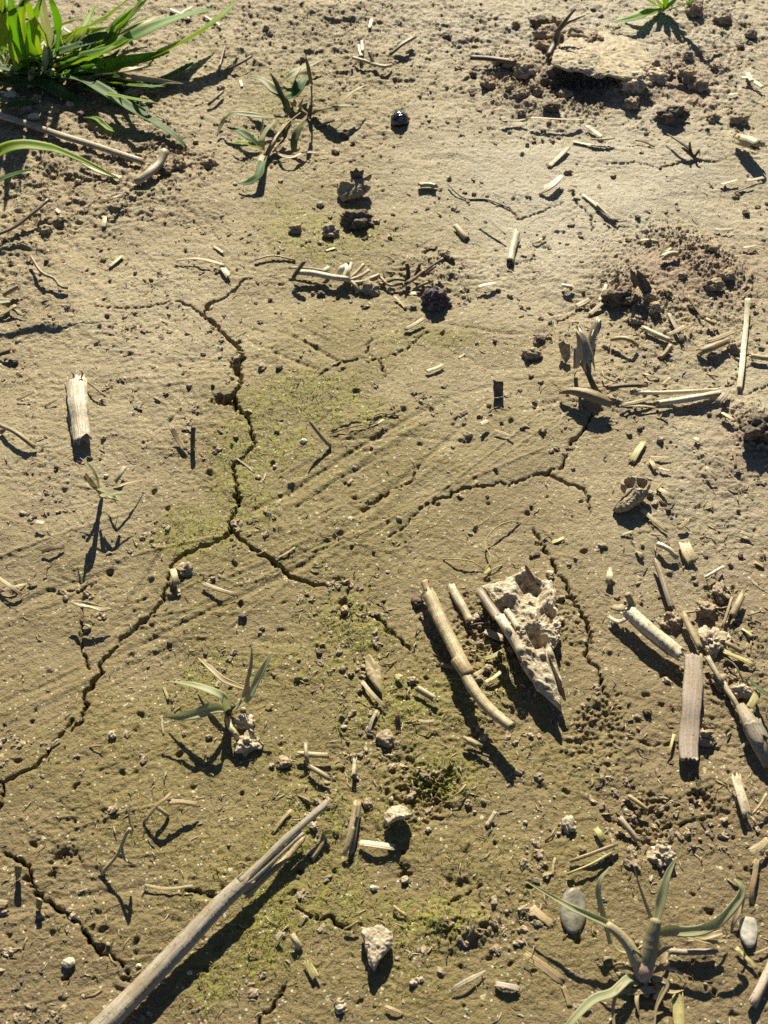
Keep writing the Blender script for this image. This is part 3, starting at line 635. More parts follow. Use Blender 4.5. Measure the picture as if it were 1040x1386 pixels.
# ------------------------------------------------------------------ straw, chips, twigs (kind colour width | points | label)
ROWS = """H g 10|-12,152,3 30,165,3 84,183,2.5 130,197,2 178,213,1 197,219,.5|long grey stem running in from the left edge under the green tuft|stalk
S g 11|224,204,4 216,221,3 200,236,1 184,247,0|crooked grey root piece at the end of the long grey stem|root_piece
F p 9|108,217,2 135,232,2 167,241,1|
F p 7|142,291 140,309|
F w 6|76,282 82,289|
F p 5|288,333 303,343|
S b 5|-5,318,2 20,307,2 45,288,3 66,270,5|dark brown twig rising from the soil at the left edge
F b 6|134,275,2 152,268,4 168,262,2|
F p 7|147,362 165,346|
S t 5|42,347,3 57,369,4 74,377,3 81,387,2 92,390,1|
F p 5|236,352,1 269,350,2 306,359,2|
F w 9|299,358,1 311,376,1|
H t 10|3,400,1 27,386,4|
F p 9|-6,428,1 22,412,3|
F t 5|6,411,2 35,428,1|
H b 8|-6,482,1 16,474,4|
S b 3|118,517,2 130,526,3 143,537,1|
F t 5|23,541,1 50,528,3|
F t 4|60,551,0 79,540,2|
H t 8|-2,574,2 20,584,4 34,594,3 50,607,1|
F t 9|231,576,4 240,592,2 251,611,1|
S b 6|262,578,7 261,592,3.5 261,606,0|small dark stub standing upright beside a tan chip left of the widest crack|stub
F w 8|47,706,3 61,709,3|
F b 7|56,747,1 72,742,2 88,739,1|
F p 6|-4,780,3 14,793,3 31,806,1|
F p 4|-4,803,0 18,795,1 36,790,0|
F p 11|234,768,2 237,782,3 241,795,1|
F p 6|241,797,0 244,807,0|
F p 7|273,789,1 297,798,2 321,806,1|
H t 4|417,568,11.5,.6 424,576,8.5,1.4 437,592,4.5,1.6 449,605,-.5,1.5|tan sliver leaning out of the soil, casting a thin dark shadow|sliver
S b 2|447,587,.5 480,577,1 507,573,.5 520,566,0|
F p 4|510,574,2 520,567,2|
S b 2|500,575,0 512,560,1 540,563,0|
F p 9|650,575,3 662,569,2|
F p 5|668,583,1 695,592,1|
F p 9|553,398,3 565,396,3|
F t 5|533,400,1 550,418,0|
F p 7|547,446,1 575,430,2|
F p 7|576,503,1 601,493,1|
F w 7|645,389,2 673,383,2|
S b 4|548,384,3 562,375,3 577,370,4 590,360,6|
S t 5|560,392,1 575,384,2 585,380,1|
S b 7|552,384,0 553,370,3 551,357,6|
S b 5|560,377,0 566,366,3 569,356,4|
T p 10|564,251,2 580,250,2 594,253,2|
H p 11|615,303,1 625,314,1 634,325,0|
F b 3|648,288,4 666,300,4 685,318,3|narrow dark sliver on edge with a broad shadow under it, in the upper middle|sliver
T w 11|700,312,1 695,332,1 690,356,1|short bleached straw lying nearly upright in the picture above centre right|straw_stalk
S b 2.5|607,249,1 617,260,1 631,269,0 660,270,0 691,282,0|
H b 10|636,77,4 665,79,5 700,84,4|
F p 5|716,160,4 724,159,4 755,161,4 790,162,3|
F b 6|678,163,3 700,163,2 714,161,3|
F w 8|793,169,2 805,178,2 818,187,2|
T p 5|798,188,3 815,189,3 834,187,3|
F w 6|775,191,1 800,196,1 827,200,1|
F t 8|742,227,0 755,214,1 771,198,2|
F w 13|729,263,0,.6 745,252,4,1.1 762,237,4,.7|
F w 6|788,262,1 808,278,1 834,299,1|
F p 5|806,273,2 822,288,2 837,298,2|
F w 9|770,385,2 778,390,2|
T w 9|759,385,2 776,389,2|
F t 10|779,415,1 790,410,2 800,404,3|
F w 6|811,409,1 816,397,2 821,384,2|
F t 7|797,427,0 806,418,1 817,408,2|
T w 9|868,442,2 889,452,2 911,462,2|
H t 9|892,485,0 901,477,1 909,466,2|
H t 9|826,459,2 842,457,5 854,460,5 864,468,1|
F p 8|902,454,1 915,449,2 928,442,2|
F t 5|931,398,2 942,416,2 954,432,2|
T t 9|955,431,3 970,439,3|
F b 4|968,425,4 982,433,5 996,441,3|
H t 13|943,477,1 962,470,3 988,459,3|
F p 9|955,463,3 975,456,4 995,448,3|
F g 7|905,423,1 917,446,2 926,462,1|
F w 7|1012,402,3 1010,440,2 1007,470,2 1004,500,2 1001,528,1|long straight bleached straw lying up and down near the right edge|straw_stalk
T p 9|1013,481,2 1028,483,2 1044,485,2|
H b 9|822,524,3 850,521,4 876,521,4|
H w 8|854,531,2 900,531,3 940,529,3 975,527,2|
T w 11|888,546,2,.8 920,542,2 955,536,2 981,532,2|
F p 7|839,548,1 865,543,2 893,535,2|
F t 4|838,549,1 870,549,2 893,552,1|
F g 10|971,547,3 980,536,4 986,525,3|
S p 3|815,502,2 819,511,2 836,518,1|
F p 7|977,558,1 987,564,2 995,570,1|
F p 6|991,562,0 993,553,2|
F p 8|890,568,0 896,556,1|
F t 4|870,505,0 880,508,1 893,512,0|
F p 4|896,521,1 908,511,2|
F y 11|854,627,1 862,612,2 873,596,1|
F t 8|880,622,1 889,638,1|
F p 5|892,633,1 909,637,1|
F t 4|879,618,1 909,619,1|
F p 6|956,631,2 962,641,2 971,651,1|
F t 5|992,607,1 995,618,1 996,632,0|
F t 4|888,664,1 898,652,1|
F p 7|891,661,1 903,668,2 914,675,1|
F w 9|938,592,1 948,597,1|
F p 5|966,310,1 994,310,2|
F p 5|864,326,1 878,324,2 893,326,1|
F w 6|1003,105,3 1020,103,3|
F w 7|1012,98,2 1018,110,3|
F w 8|1014,106,3 1034,119,3|
F p 5|985,128,1 1000,126,1|
F t 6|945,69,1 960,69,2 977,66,1|
T p 17|1000,189,1 1013,192,3 1027,198,5|stubby hollow straw butt with a dark open end near the upper right edge|straw_stub
S b 2.5|860,190,1 872,192,1 886,199,0|
H p 14|578,798,3 588,822,3 603,852,2.5 617,880,2 629,905,2|
H w 12|610,789,1,.8 618,806,1 628,824,1 638,845,1|pale straw piece lying parallel to the top half of the long curved straw|straw_stalk
F g 14|655,852,2 668,859,2 683,866,1|
S b 4|636,847,1 650,844,2 668,846,1|
T t 6|596,899,1 606,902,1 616,905,1|
F y 8|655,892,1 668,888,2 681,880,2|
F p 7|655,924,1 668,917,2 680,908,2|
F y 7|640,915,1 652,908,1 662,900,1|
F t 6|645,935,0 656,940,0 668,938,0|
T p 12|630,1001,2 640,1005,2 649,1010,2|
S b 5|628,1014,1 645,1018,1 662,1024,1|
F p 7|489,921,1 505,940,2 524,960,1|
F g 6|511,960,1 504,974,1 499,992,0|
T p 11|560,929,2 575,938,2 592,948,2|
F y 11|535,913,1 545,919,2|
F p 5|566,975,2 578,977,3 590,975,2|
F b 10|459,979,1 466,968,4|
F b 9|540,990,0 539,978,2 538,965,3|
T p 9|401,1020,2 425,1022,2 449,1023,2|
T g 7|414,1004,3 415,1020,4 417,1038,1|
T p 8|417,1036,2 432,1045,2.5 448,1055,2|
T w 7|481,1025,2 480,1037,2 479,1051,2|
F y 9|361,962,0 369,950,1|
F p 4|560,1027,1 571,1017,2|
H p 9|466,1160,1 475,1125,4 483,1082,5|
H g 10|475,1158,0 480,1120,2 486,1082,2|
H p 6|471,1150,3 479,1118,5|
F w 9|484,1140,1 508,1143,2 537,1147,1|flat white straw chip lying level just right of the split bundle at lower middle|straw_chip
H w 7|658,1120,0 664,1110,1 671,1098,2|
S t 3|611,1080,1 622,1072,2 631,1062,1|
T p 11|395,1263,2 401,1273,2 407,1284,0|
F w 9|374,1274,1 382,1260,2|
F y 13|413,1299,1 421,1312,1 429,1327,1|
S t 4|466,1258,1 485,1247,2|
F w 7|611,1339,1,.8 632,1328,2,1.2 658,1314,1,.4|
F k 9|668,1331,1 686,1334,2 706,1339,1|
F k 7|676,1339,0 700,1335,1|
S t 5|533,1226,1 542,1234,1 551,1241,0|
F t 5|520,1361,1 533,1366,1 547,1373,0|
F p 5|195,1198,1 225,1203,1 262,1199,1|
F p 9|-6,1219,2 13,1222,2|
T g 12|888,757,1 896,780,2 905,808,2 912,829,1|
S p 4|927,830,1 940,828,2|
T p 11|924,829,3 936,854,3 950,880,3|
T w 9|957,888,3 968,908,3 978,925,2|
T w 9|978,922,2 990,942,2 1001,960,2|
F p 8|867,688,1 884,703,1 905,720,1|
S w 9|890,736,2 905,743,3 917,755,1|
F p 19|926,732,1 931,746,2 939,763,1|
F t 7|918,716,1 932,702,2|
T w 6|952,783,2 965,775,3 980,766,2|
F p 7|1002,719,1 1020,727,1|
F p 9|826,768,1,.4 825,780,2,1.2 823,792,1,.8|
T p 12|1006,801,3 999,818,3 989,838,2|
T p 5|991,808,2 986,825,2 978,850,1|
S b 3|1012,833,1 1030,827,2|
F y 9|979,881,2 1000,890,2 1022,901,1|
S b 3|980,890,1 995,900,2 1003,915,2 1006,922,0|
H t 9|979,867,2 990,873,3 1006,883,2|
F y 12|1013,961,4 1019,950,4 1027,938,3|
T z 26|1016,975,2 1022,990,2 1033,1010,2|broad blue-grey hollow tube at the right edge|straw_tube
F y 5|905,1023,1 909,1008,2 913,993,1|
F w 14|995,1046,3 1003,1075,3 1013,1108,2|flat white bark strip near the lower right edge|bark_strip
S p 4|1019,1102,2 1029,1090,3 1038,1074,4|
H g 10|838,1104,3 850,1120,3 866,1141,1|
T t 7|850,1076,1 864,1086,2 878,1097,1|
S t 6|772,1166,1 805,1154,2 836,1142,2|
S y 4|768,1183,1 800,1170,2 833,1151,1|
F y 10|806,1120,1 812,1129,2 818,1140,1|
F t 6|783,1144,1 795,1150,0|
F p 12|1014,1155,3 1030,1145,3 1042,1135,3|
F t 10|1025,1160,2 1022,1185,2 1018,1205,2 1018,1226,0|
F y 16|918,1340,1 919,1364,1 920,1395,1|pale yellow straw stub standing up from the bottom edge|straw_stalk
H k 15|1050,1295,1 1034,1330,2 1017,1362,2|
F t 14|719,1224,-.4 733,1240,0 750,1253,-.4|
F t 14|708,1291,-.5 735,1308,-.3 764,1330,-.5|
F t 8|762,1333,0 768,1348,0 772,1364,0|
T k 11|901,1286,2 930,1288,2 973,1287,2|
F t 11|847,1343,1 870,1341,2 893,1338,1|
F y 7|996,1282,1 1010,1296,1 1026,1313,1|
F t 4|1020,1292,1 1042,1282,1|
S p 2.5|985,1190,0 1000,1200,0|
F y 4|222,930,0 228,948,0|
F p 4|219,968,0 222,995,0|
F t 4|752,1160,0 748,1185,0|
F p 5|840,725,0 858,719,1|
F y 6|745,735,0 765,727,1|
F t 4|985,660,0 1000,655,1|
F y 7|405,1255,0 412,1240,1|
H t 9|420,1165,0 434,1145,1 440,1128,1|
F t 6|368,1130,0 380,1112,1 395,1095,1|
F t 3|375,755,0 400,740,0|
F t 3|320,620,0 345,640,0|
F p 5|735,255,0 745,248,0|
F w 5|503,25,1 500,38,1|
F w 6|486,60,2 490,76,2|
F p 5|205,33,0 235,22,1 262,8,1|
F w 6|230,12,1 250,20,2 258,27,1|
F p 5|275,20,0 300,35,1|
S r 3|296,95,1 300,80,1 305,62,0|
S b 4|306,95,1 325,86,3 341,76,4|
F p 5|325,108,0 328,118,0|
S b 5|282,142,1 293,132,2 302,124,1|
F t 7|120,55,1 90,40,3 70,15,6|
S t 3|345,352,1 370,346,1 400,352,0|
F t 4|360,640,0 352,655,0|
F y 5|1003,850,0 1020,862,1|
F t 6|1020,760,0 1035,768,0|
F p 4|1012,780,0 1035,800,0|
F p 4|960,800,0 990,795,1|
F t 7|952,950,1 938,955,1|
F w 7|440,1250,0 430,1262,0|
F b 5|830,300,1 850,298,1|
F p 5|975,250,1 1000,243,2|
F p 5|1005,335,1 1025,332,1|
F w 5|1010,245,1 1035,240,1|
S t 2.5|995,260,0 1020,250,1|
F p 5|910,335,1 900,342,1|
T p 10|893,350,2 908,343,3 922,344,2|
F w 8|470,700,0 478,704,0|
F t 5|470,655,0 478,648,0|
F p 5|440,340,0 455,335,0|
F w 6|437,367,3 446,360,3|
F p 4|620,485,0 630,478,0|
F t 4|720,330,0 735,322,1|
S y 2.2|655,775,1 665,757,2 657,735,2 670,715,3 690,706,2 705,707,0|
S y 2.2|657,772,0 640,760,2 620,757,2 600,757,0|
S y 2|660,778,0 668,770,1 680,765,0|
F y 6|655,778,1 665,768,2|
F g 5|1000,1015,1 1015,1003,2|
F t 5|860,745,0 872,750,1""".split('\n')
def row_objects():
    for i, ln in enumerate(ROWS):
        f = ln.split('|'); k, c, w = f[0].split(); pts = parse_line(f[1]); rnd = random.Random(100 + i)
        nm, noun, cat = NOUN[k]; a, b = pts[0], pts[-1]; w = float(w)
        length = sum(math.hypot(p[0] - q[0], p[1] - q[1]) for p, q in zip(pts[:-1], pts[1:])); mid = pts[len(pts) // 2]
        near = 1 + (mid[1] - 690) / 1800
        if k == 'F': noun = noun.replace('flat ', '') if w < 7 else noun
        if k == 'S' and c in 'pyw': noun, nm = 'thin stem', 'thin_stem'
        ad = ('tiny ' if length < 17 * near else 'short ' if length < 32 * near else 'long ' if length > 60 * near else '') + CW[c]
        f += [""] * (4 - len(f))
        if f[2]: lab = f[2]; used[lab] = 1
        else: lab = auto(mid[0], mid[1], ad, noun)
        if f[3]: nm = f[3]
        cat2 = 'twig' if nm in ('twig', 'stub', 'root_piece', 'stalk') else 'stem' if nm == 'thin_stem' else 'straw'
        kw = dict(flat={'T': .85, 'S': .9, 'F': .35, 'H': .8}[k], arc={'F': 70, 'H': 170}.get(k, 0), ragged=rnd.uniform(.25, .7), roll=rnd.uniform(-14, 14) if k in 'FH' else 0)
        if k in 'TS': kw.pop('arc'); kw['fibre'] = .10; kw['ragged'] = .7; kw['wob'] = .07
        if k in 'FH': kw['wall'] = .1 if k == 'F' else .14
        if k == 'T' and w < 14 and rnd.random() < .75: kw = dict(flat=.8, arc=rnd.uniform(170, 230), wall=.14, ragged=rnd.uniform(.5, 1.1), roll=rnd.uniform(-50, 50)); k = 'H'
        if not f[2] and rnd.random() < .4: kw['embed'] = rnd.uniform(.1, .3)
        P3 = [(p[0], p[1], (p[2] if len(p) > 2 else .4), (p[3] if len(p) > 3 else 1)) for p in pts]
        if len(P3) == 2:                                     # a slight natural bow
            m_ = tuple((P3[0][j] + P3[1][j]) / 2 for j in range(4)); q = rnd.uniform(-.05, .05)
            P3 = [P3[0], (m_[0] + (b[1] - a[1]) * q, m_[1] - (b[0] - a[0]) * q, m_[2] + .15, m_[3]), P3[1]]
        strand(P3, w * (.84 if not f[2] else 1), k, M[c], nm, label=lab, cat=cat2, group=GROUPS[k] if not f[2] else None, rnd=rnd, **kw)

# ------------------------------------------------------------------ clods (x y radius material shape)
CLODS = """541 163 16 black pebble
590 408 17 clod_purple lump
485 300 17 clod_dark crumbly
447 315 12 clod_soil crumbly
400 309 9 clod_dark crumbly
501 391 11 clod_dark crumbly
606 50 8 clod_dark
360 38 7 clod_dark
642 262 6 clod_soil
375 584 6 clod_olive
411 597 7 stone
372 632 5 clod_pale
350 646 6 clod_pale
634 589 8 clod_dark
152 994 8 clod_pale crumbly
331 978 11 clod_pale crumbly
337 1006 17 clod_pale crumbly
249 993 5 clod_dark
565 814 9 clod_dark
577 787 6 clod_soil
558 921 8 clod_soil crumbly
463 1077 0 clod_soil
498 1087 8 clod_soil crumbly
580 1123 6 clod_pale
547 1191 7 clod_cream crumbly
537 1105 0 clod_cream
461 1366 8 clod_cream crumbly
559 1330 7 clod_cream
571 1326 6 clod_cream
533 1228 0 clod_cream
686 1233 4 clod_cream
506 1202 7 stone
384 1265 5 clod_cream
385 1032 9 clod_soil crumbly
368 1036 6 clod_pale crumbly
466 984 6 stone
471 1003 5 clod_soil
523 999 10 clod_soil crumbly
469 977 4 clod_soil
93 1303 9 stone
188 1307 6 stone
257 1317 6 stone
147 1278 5 clod_pale
310 1144 5 clod_soil
413 1242 6 clod_cream
909 842 14 clod_soil crumbly
957 826 13 clod_dark crumbly
975 803 13 clod_dark crumbly
964 869 17 clod_pale crumbly
985 866 8 clod_pale crumbly
1003 937 12 clod_pale crumbly
974 924 11 clod_soil crumbly
950 998 14 clod_soil crumbly
949 978 8 clod_dark
919 909 6 clod_soil
902 921 7 clod_pale crumbly
761 809 6 clod_soil
745 778 8 clod_pale crumbly
771 764 5 clod_soil
779 756 5 clod_dark
939 780 6 clod_soil crumbly
942 788 5 clod_dark
816 739 7 clod_soil
719 752 5 clod_soil
719 995 6 clod_pale crumbly
730 996 5 clod_pale crumbly
767 1016 5 clod_dark
777 1017 4 clod_pale
730 1051 8 clod_dark
877 963 7 clod_dark
863 970 6 clod_dark
864 986 5 clod_soil
789 955 5 clod_pale
769 1118 11 clod_pale crumbly
756 1128 4 clod_cream
711 1113 5 clod_pale crumbly
896 1158 15 clod_cream crumbly
813 1165 5 clod_cream
789 1132 3 clod_cream
838 1318 6 clod_pale
858 1106 6 clod_soil
872 1129 4 clod_soil
862 1276 6 clod_dark
955 1332 4 clod_pale
655 1084 6 clod_pale crumbly
634 1087 7 clod_soil
643 1099 4 clod_pale
530 1082 6 clod_cream
615 1060 5 clod_soil
894 595 7 clod_soil
866 580 6 clod_dark
776 634 5 clod_dark
1030 582 26 clod_dark crumbly
838 402 17 clod_dark crumbly
925 373 8 clod_dark
966 386 11 clod_dark crumbly
985 372 9 clod_soil crumbly
885 418 10 clod_dark crumbly
860 432 9 clod_soil crumbly
880 400 9 clod_soil crumbly
905 395 8 clod_dark crumbly
940 415 8 clod_dark
992 473 9 clod_soil crumbly
965 480 7 clod_dark
720 480 11 clod_soil crumbly
731 458 8 clod_dark
719 508 5 clod_dark
790 395 5 clod_dark
829 487 4 clod_dark
820 385 5 clod_soil
885 105 14 clod_pale crumbly
862 112 17 clod_pale crumbly
888 92 12 clod_dark crumbly
905 98 10 clod_dark crumbly
930 100 13 clod_soil crumbly
945 115 12 clod_dark crumbly
908 158 19 clod_dark crumbly
855 140 12 clod_soil crumbly
932 78 9 clod_dark crumbly
966 90 7 clod_dark
1003 64 7 clod_dark
1017 47 9 clod_dark
980 26 11 clod_dark crumbly
940 10 15 clod_soil
965 160 9 clod_dark crumbly
1000 162 12 clod_dark crumbly
958 175 6 clod_dark
940 138 6 clod_dark
742 46 15 clod_soil
803 55 13 clod_soil
780 47 12 clod_soil
699 32 8 clod_dark
732 30 12 clod_dark crumbly
752 28 9 clod_dark crumbly
740 62 12 clod_dark crumbly
692 82 14 clod_soil crumbly
710 96 15 clod_soil crumbly
725 120 13 clod_dark crumbly
705 128 10 clod_soil crumbly
690 118 9 clod_dark
745 108 14 clod_dark crumbly
748 145 11 clod_dark
706 152 8 clod_soil
765 128 9 clod_dark
792 137 6 clod_dark
673 85 8 clod_dark
660 112 10 clod_dark crumbly
640 100 7 clod_dark
620 92 7 clod_soil
605 118 6 clod_dark
640 128 6 clod_dark
568 130 5 clod_dark
795 75 7 clod_dark
804 13 6 clod_dark
714 195 5 clod_dark
831 239 6 clod_dark
863 294 6 clod_dark
769 233 7 clod_dark
776 258 5 clod_dark
894 228 4 clod_dark
875 181 6 clod_dark
919 308 6 clod_dark
998 264 6 clod_dark
963 335 10 clod_dark
935 333 8 clod_dark crumbly
1010 289 8 clod_dark
1038 275 5 clod_dark
865 383 0 clod_dark
240 205 7 clod_soil crumbly
243 222 10 clod_dark crumbly
285 222 9 clod_dark crumbly
225 233 9 clod_dark
180 128 12 clod_soil crumbly
195 138 10 clod_dark crumbly
165 120 9 clod_soil crumbly
35 150 11 clod_soil crumbly
50 135 9 clod_dark crumbly
15 128 10 stone
75 150 8 clod_soil crumbly
95 140 7 clod_pale crumbly
110 155 8 clod_dark crumbly
46 158 9 stone
72 238 7 clod_dark
90 235 6 clod_dark
106 247 7 clod_dark
265 192 6 clod_dark
300 118 7 clod_soil
62 312 9 clod_dark
82 296 7 clod_dark
63 353 6 clod_dark
183 369 5 clod_dark
205 378 5 clod_dark
145 426 6 clod_soil
135 440 5 clod_dark
275 479 5 clod_dark
18 490 8 clod_dark
342 494 0 clod_dark
256 522 5 clod_dark
288 522 5 clod_dark
140 592 6 clod_pale
144 644 6 stone
76 633 6 clod_dark
320 591 5 clod_dark
366 405 6 clod_dark
435 398 7 clod_dark
424 397 5 clod_dark
355 497 8 clod_dark crumbly
378 498 7 clod_dark
515 385 8 clod_dark crumbly
530 394 7 clod_dark
493 380 8 clod_soil crumbly
543 395 6 clod_dark
600 345 9 clod_dark crumbly
612 352 7 clod_dark
670 460 5 clod_soil
645 464 4 clod_dark
675 393 5 clod_dark
690 400 6 clod_dark
510 300 7 clod_dark
528 322 5 clod_dark
532 290 5 clod_dark
434 277 7 clod_soil
468 184 8 clod_dark crumbly
455 205 7 clod_dark
478 192 6 clod_dark
380 245 5 clod_pale
318 249 5 stone
330 960 6 clod_pale
328 834 7 clod_dark
331 830 4 clod_cream
355 850 6 clod_dark
230 870 5 clod_dark
118 850 8 clod_dark
250 772 9 clod_dark crumbly
288 783 6 clod_soil
297 780 4 clod_pale
525 774 4 clod_pale
506 746 4 clod_dark
540 702 6 clod_dark
503 605 4 clod_dark
660 672 4 clod_dark
613 605 4 clod_dark
662 548 6 clod_dark
679 572 4 clod_dark
461 1310 0 clod_dark
352 857 5 clod_dark
432 884 6 clod_dark
430 1005 0 clod_soil
405 893 4 clod_dark
467 826 8 clod_soil
487 1120 0 clod_soil
425 1118 8 clod_pale crumbly
417 1105 6 clod_cream crumbly
396 1146 7 clod_cream crumbly
600 1175 0 clod_soil
1000 640 6 clod_dark
960 560 5 clod_dark
1000 690 5 clod_dark
905 690 6 clod_dark
880 668 7 clod_dark
870 738 5 clod_dark
1003 752 6 clod_dark
780 1220 0 quartz
925 905 5 clod_dark
660 905 8 clod_soil crumbly
648 918 7 clod_dark
672 892 6 clod_soil
650 870 7 clod_soil crumbly
640 882 6 clod_dark
700 920 0 clod_dark
646 836 7 clod_cream crumbly
650 848 6 clod_dark
758 840 7 clod_dark
756 845 5 clod_soil""".split('\n')
CM = {'clod_pale': 'pale', 'clod_soil': 'tan', 'clod_dark': 'dark', 'clod_olive': 'olive', 'clod_purple': 'purple-grey', 'clod_cream': 'cream', 'stone': 'smooth cream'}
def clods():
    for i, ln in enumerate(CLODS):
        f = ln.split(); x, y, r, mt = float(f[0]), float(f[1]), float(f[2]), f[3]; sh = f[4] if len(f) > 4 else ''
        if r == 0: continue
        if mt == 'clod_dark' and r < 14: mt = 'clod_dark' if i % 3 == 0 else 'clod_soil'
        rr = r * mpp(x, y) * (.6 if r < 6.5 else .72 if r < 8.5 else 1) * (.80 if y < 180 else .88 if mt != 'clod_cream' else .95); sub = 5 if r > 12 else 4 if r > 6 else 3
        st = (random.Random(i).uniform(.85, 1.25), random.Random(i + 5).uniform(.8, 1.2))
        if sh == 'pebble': V, F = clod_shape(rr, i + 1, .12, .9, 5, .06, .02, (.95, .9))
        elif mt == 'stone': V, F = clod_shape(rr, i + 1, .2, .6, 4, .08, .01, (1.15, .85))
        elif sh == 'crumbly': V, F = clod_shape(rr, i + 1, .62, .74, sub, .09, .07, st)
        elif sh == 'lump': V, F = clod_shape(rr, i + 1, .5, .9, 5, .10, .14, (1, .9))
        else: V, F = clod_shape(rr, i + 1, .5, .72, sub, .10, .1, st)
        p = P(x, y, 0, rr * .2); org = np.array([p[0], p[1], p[2] - rr * .6])
        me = mesh('soil_clod', V + (p - org), None, None, F)
        size = 'tiny' if r < 5.5 else 'small' if r < 8.5 else 'mid-sized' if r < 13 else 'large'
        if sh == 'pebble': link('black_pebble', me, M[mt], None, 'small round glossy black pebble sitting in the upper middle', 'pebble', loc=tuple(org)); continue
        if sh == 'lump': link('soil_clod', me, M[mt], None, 'faceted purple-grey clod above the centre, right of the rooted straw', 'clod', loc=tuple(org)); continue
        if mt == 'stone': link('pebble', me, M[mt], None, auto(x, y, size + ' smooth cream', 'pebble'), 'pebble', 'small cream pebbles on the soil', loc=tuple(org)); continue
        link('soil_clod', me, M[mt], None, auto(x, y, size + ' ' + CM[mt], ('crumbly clod' if sh else 'clod')), 'clod', 'loose soil clods on the crust', loc=tuple(org))

def plate(name, poly, thick, mat, label, cat, seed, pits=(), gran=.6, lo=None, nr=56, na=150, bottom=None, center=None, parent=None, rim=.35, smooth=0):
    """star-shaped lump with the outline poly [(px,py,lift)], thick mm; pits [(px,py,r px,depth mm)]"""
    W3 = np.array([P(p[0], p[1], p[2], 0) for p in poly]); c = W3.mean(0) if center is None else P(*center)
    ang = np.arctan2(W3[:, 1] - c[1], W3[:, 0] - c[0]); o = np.argsort(ang); W3 = W3[o]; ang = ang[o]
    angx = np.concatenate([ang - 2 * np.pi, ang, ang + 2 * np.pi]); Wx = np.vstack([W3, W3, W3])
    th = np.linspace(-np.pi, np.pi, na, endpoint=False); B = np.stack([np.interp(th, angx, Wx[:, k]) for k in range(3)], 1)
    if smooth:
        for _ in range(smooth): B = (B + np.roll(B, 1, 0) + np.roll(B, -1, 0)) / 3
    ph = np.concatenate([np.linspace(np.pi / 2, 0, nr // 2, endpoint=False), np.linspace(0, -np.pi / 2, nr // 2)])[1:-1]
    V = []
    for p_ in ph:
        s = math.cos(p_); s = s ** rim if s < 1 else 1; lin = 1 - (p_ / (np.pi / 2)) ** 2 if p_ > 0 else s
        rad = math.cos(p_) ** .8
        h = math.sin(p_) ** (.7) if p_ > 0 else -abs(math.sin(p_)) ** .7
        V.append(c + (B - c) * rad + np.array([0, 0, h * thick * MM * .5]))
    V = np.array(V); m = len(V); V = V.reshape(-1, 3); o3 = np.array([seed * 3.3, seed, 0])
    d = .9 * pn3(V / .009 + o3) + .6 * pn3(V / .0045 + o3); g = (1 - 2.3 * np.abs(pn3(V / .0032 + o3))) + .6 * (1 - 2.2 * np.abs(pn3(V / .0016 + o3))) + .35 * pn3(V / .0008 + o3)
    fr = np.repeat(np.cos(ph), na); 
    V[:, 2] += (d * thick * .14 + g * gran * .5) * MM; hor = (V - c); hor[:, 2] = 0; hor /= np.linalg.norm(hor, axis=1)[:, None] + 1e-9
    V += hor * ((.55 * pn3(V / .004 + o3 + 9) * thick * .12 + g * gran * .35) * MM * np.clip(fr, 0, 1) ** 3)[:, None]
    top = np.repeat(ph > -.1, na)
    for (px, py, r, dp) in pits:
        q = G(px, py, c[2] + thick * MM * .3); rr = r * mpp(px, py)
        dd = np.hypot((V[:, 0] - q[0]), (V[:, 1] - q[1]) * .8) / rr; dd = dd + .18 * pn3(V / .004 + o3)
        V[:, 2] -= top * dp * MM * np.clip(1.25 - dd, 0, .6) / .6
    q = []
    for i in range(m - 1):
        for k in range(na):
            k2 = (k + 1) % na; q.append((i * na + k, (i + 1) * na + k, (i + 1) * na + k2, i * na + k2))
    n0 = len(V); V = np.vstack([V, V[:na].mean(0), V[-na:].mean(0)])
    t = [(n0, k, (k + 1) % na) for k in range(na)] + [(n0 + 1, (m - 1) * na + (k + 1) % na, (m - 1) * na + k) for k in range(na)]
    org = np.array([c[0], c[1], V[:, 2].min()]) if parent is None else np.array(parent.location)
    return link(name, mesh(name, V - org, q, None, t), mat, parent, label, cat, loc=tuple(org) if parent is None else None)

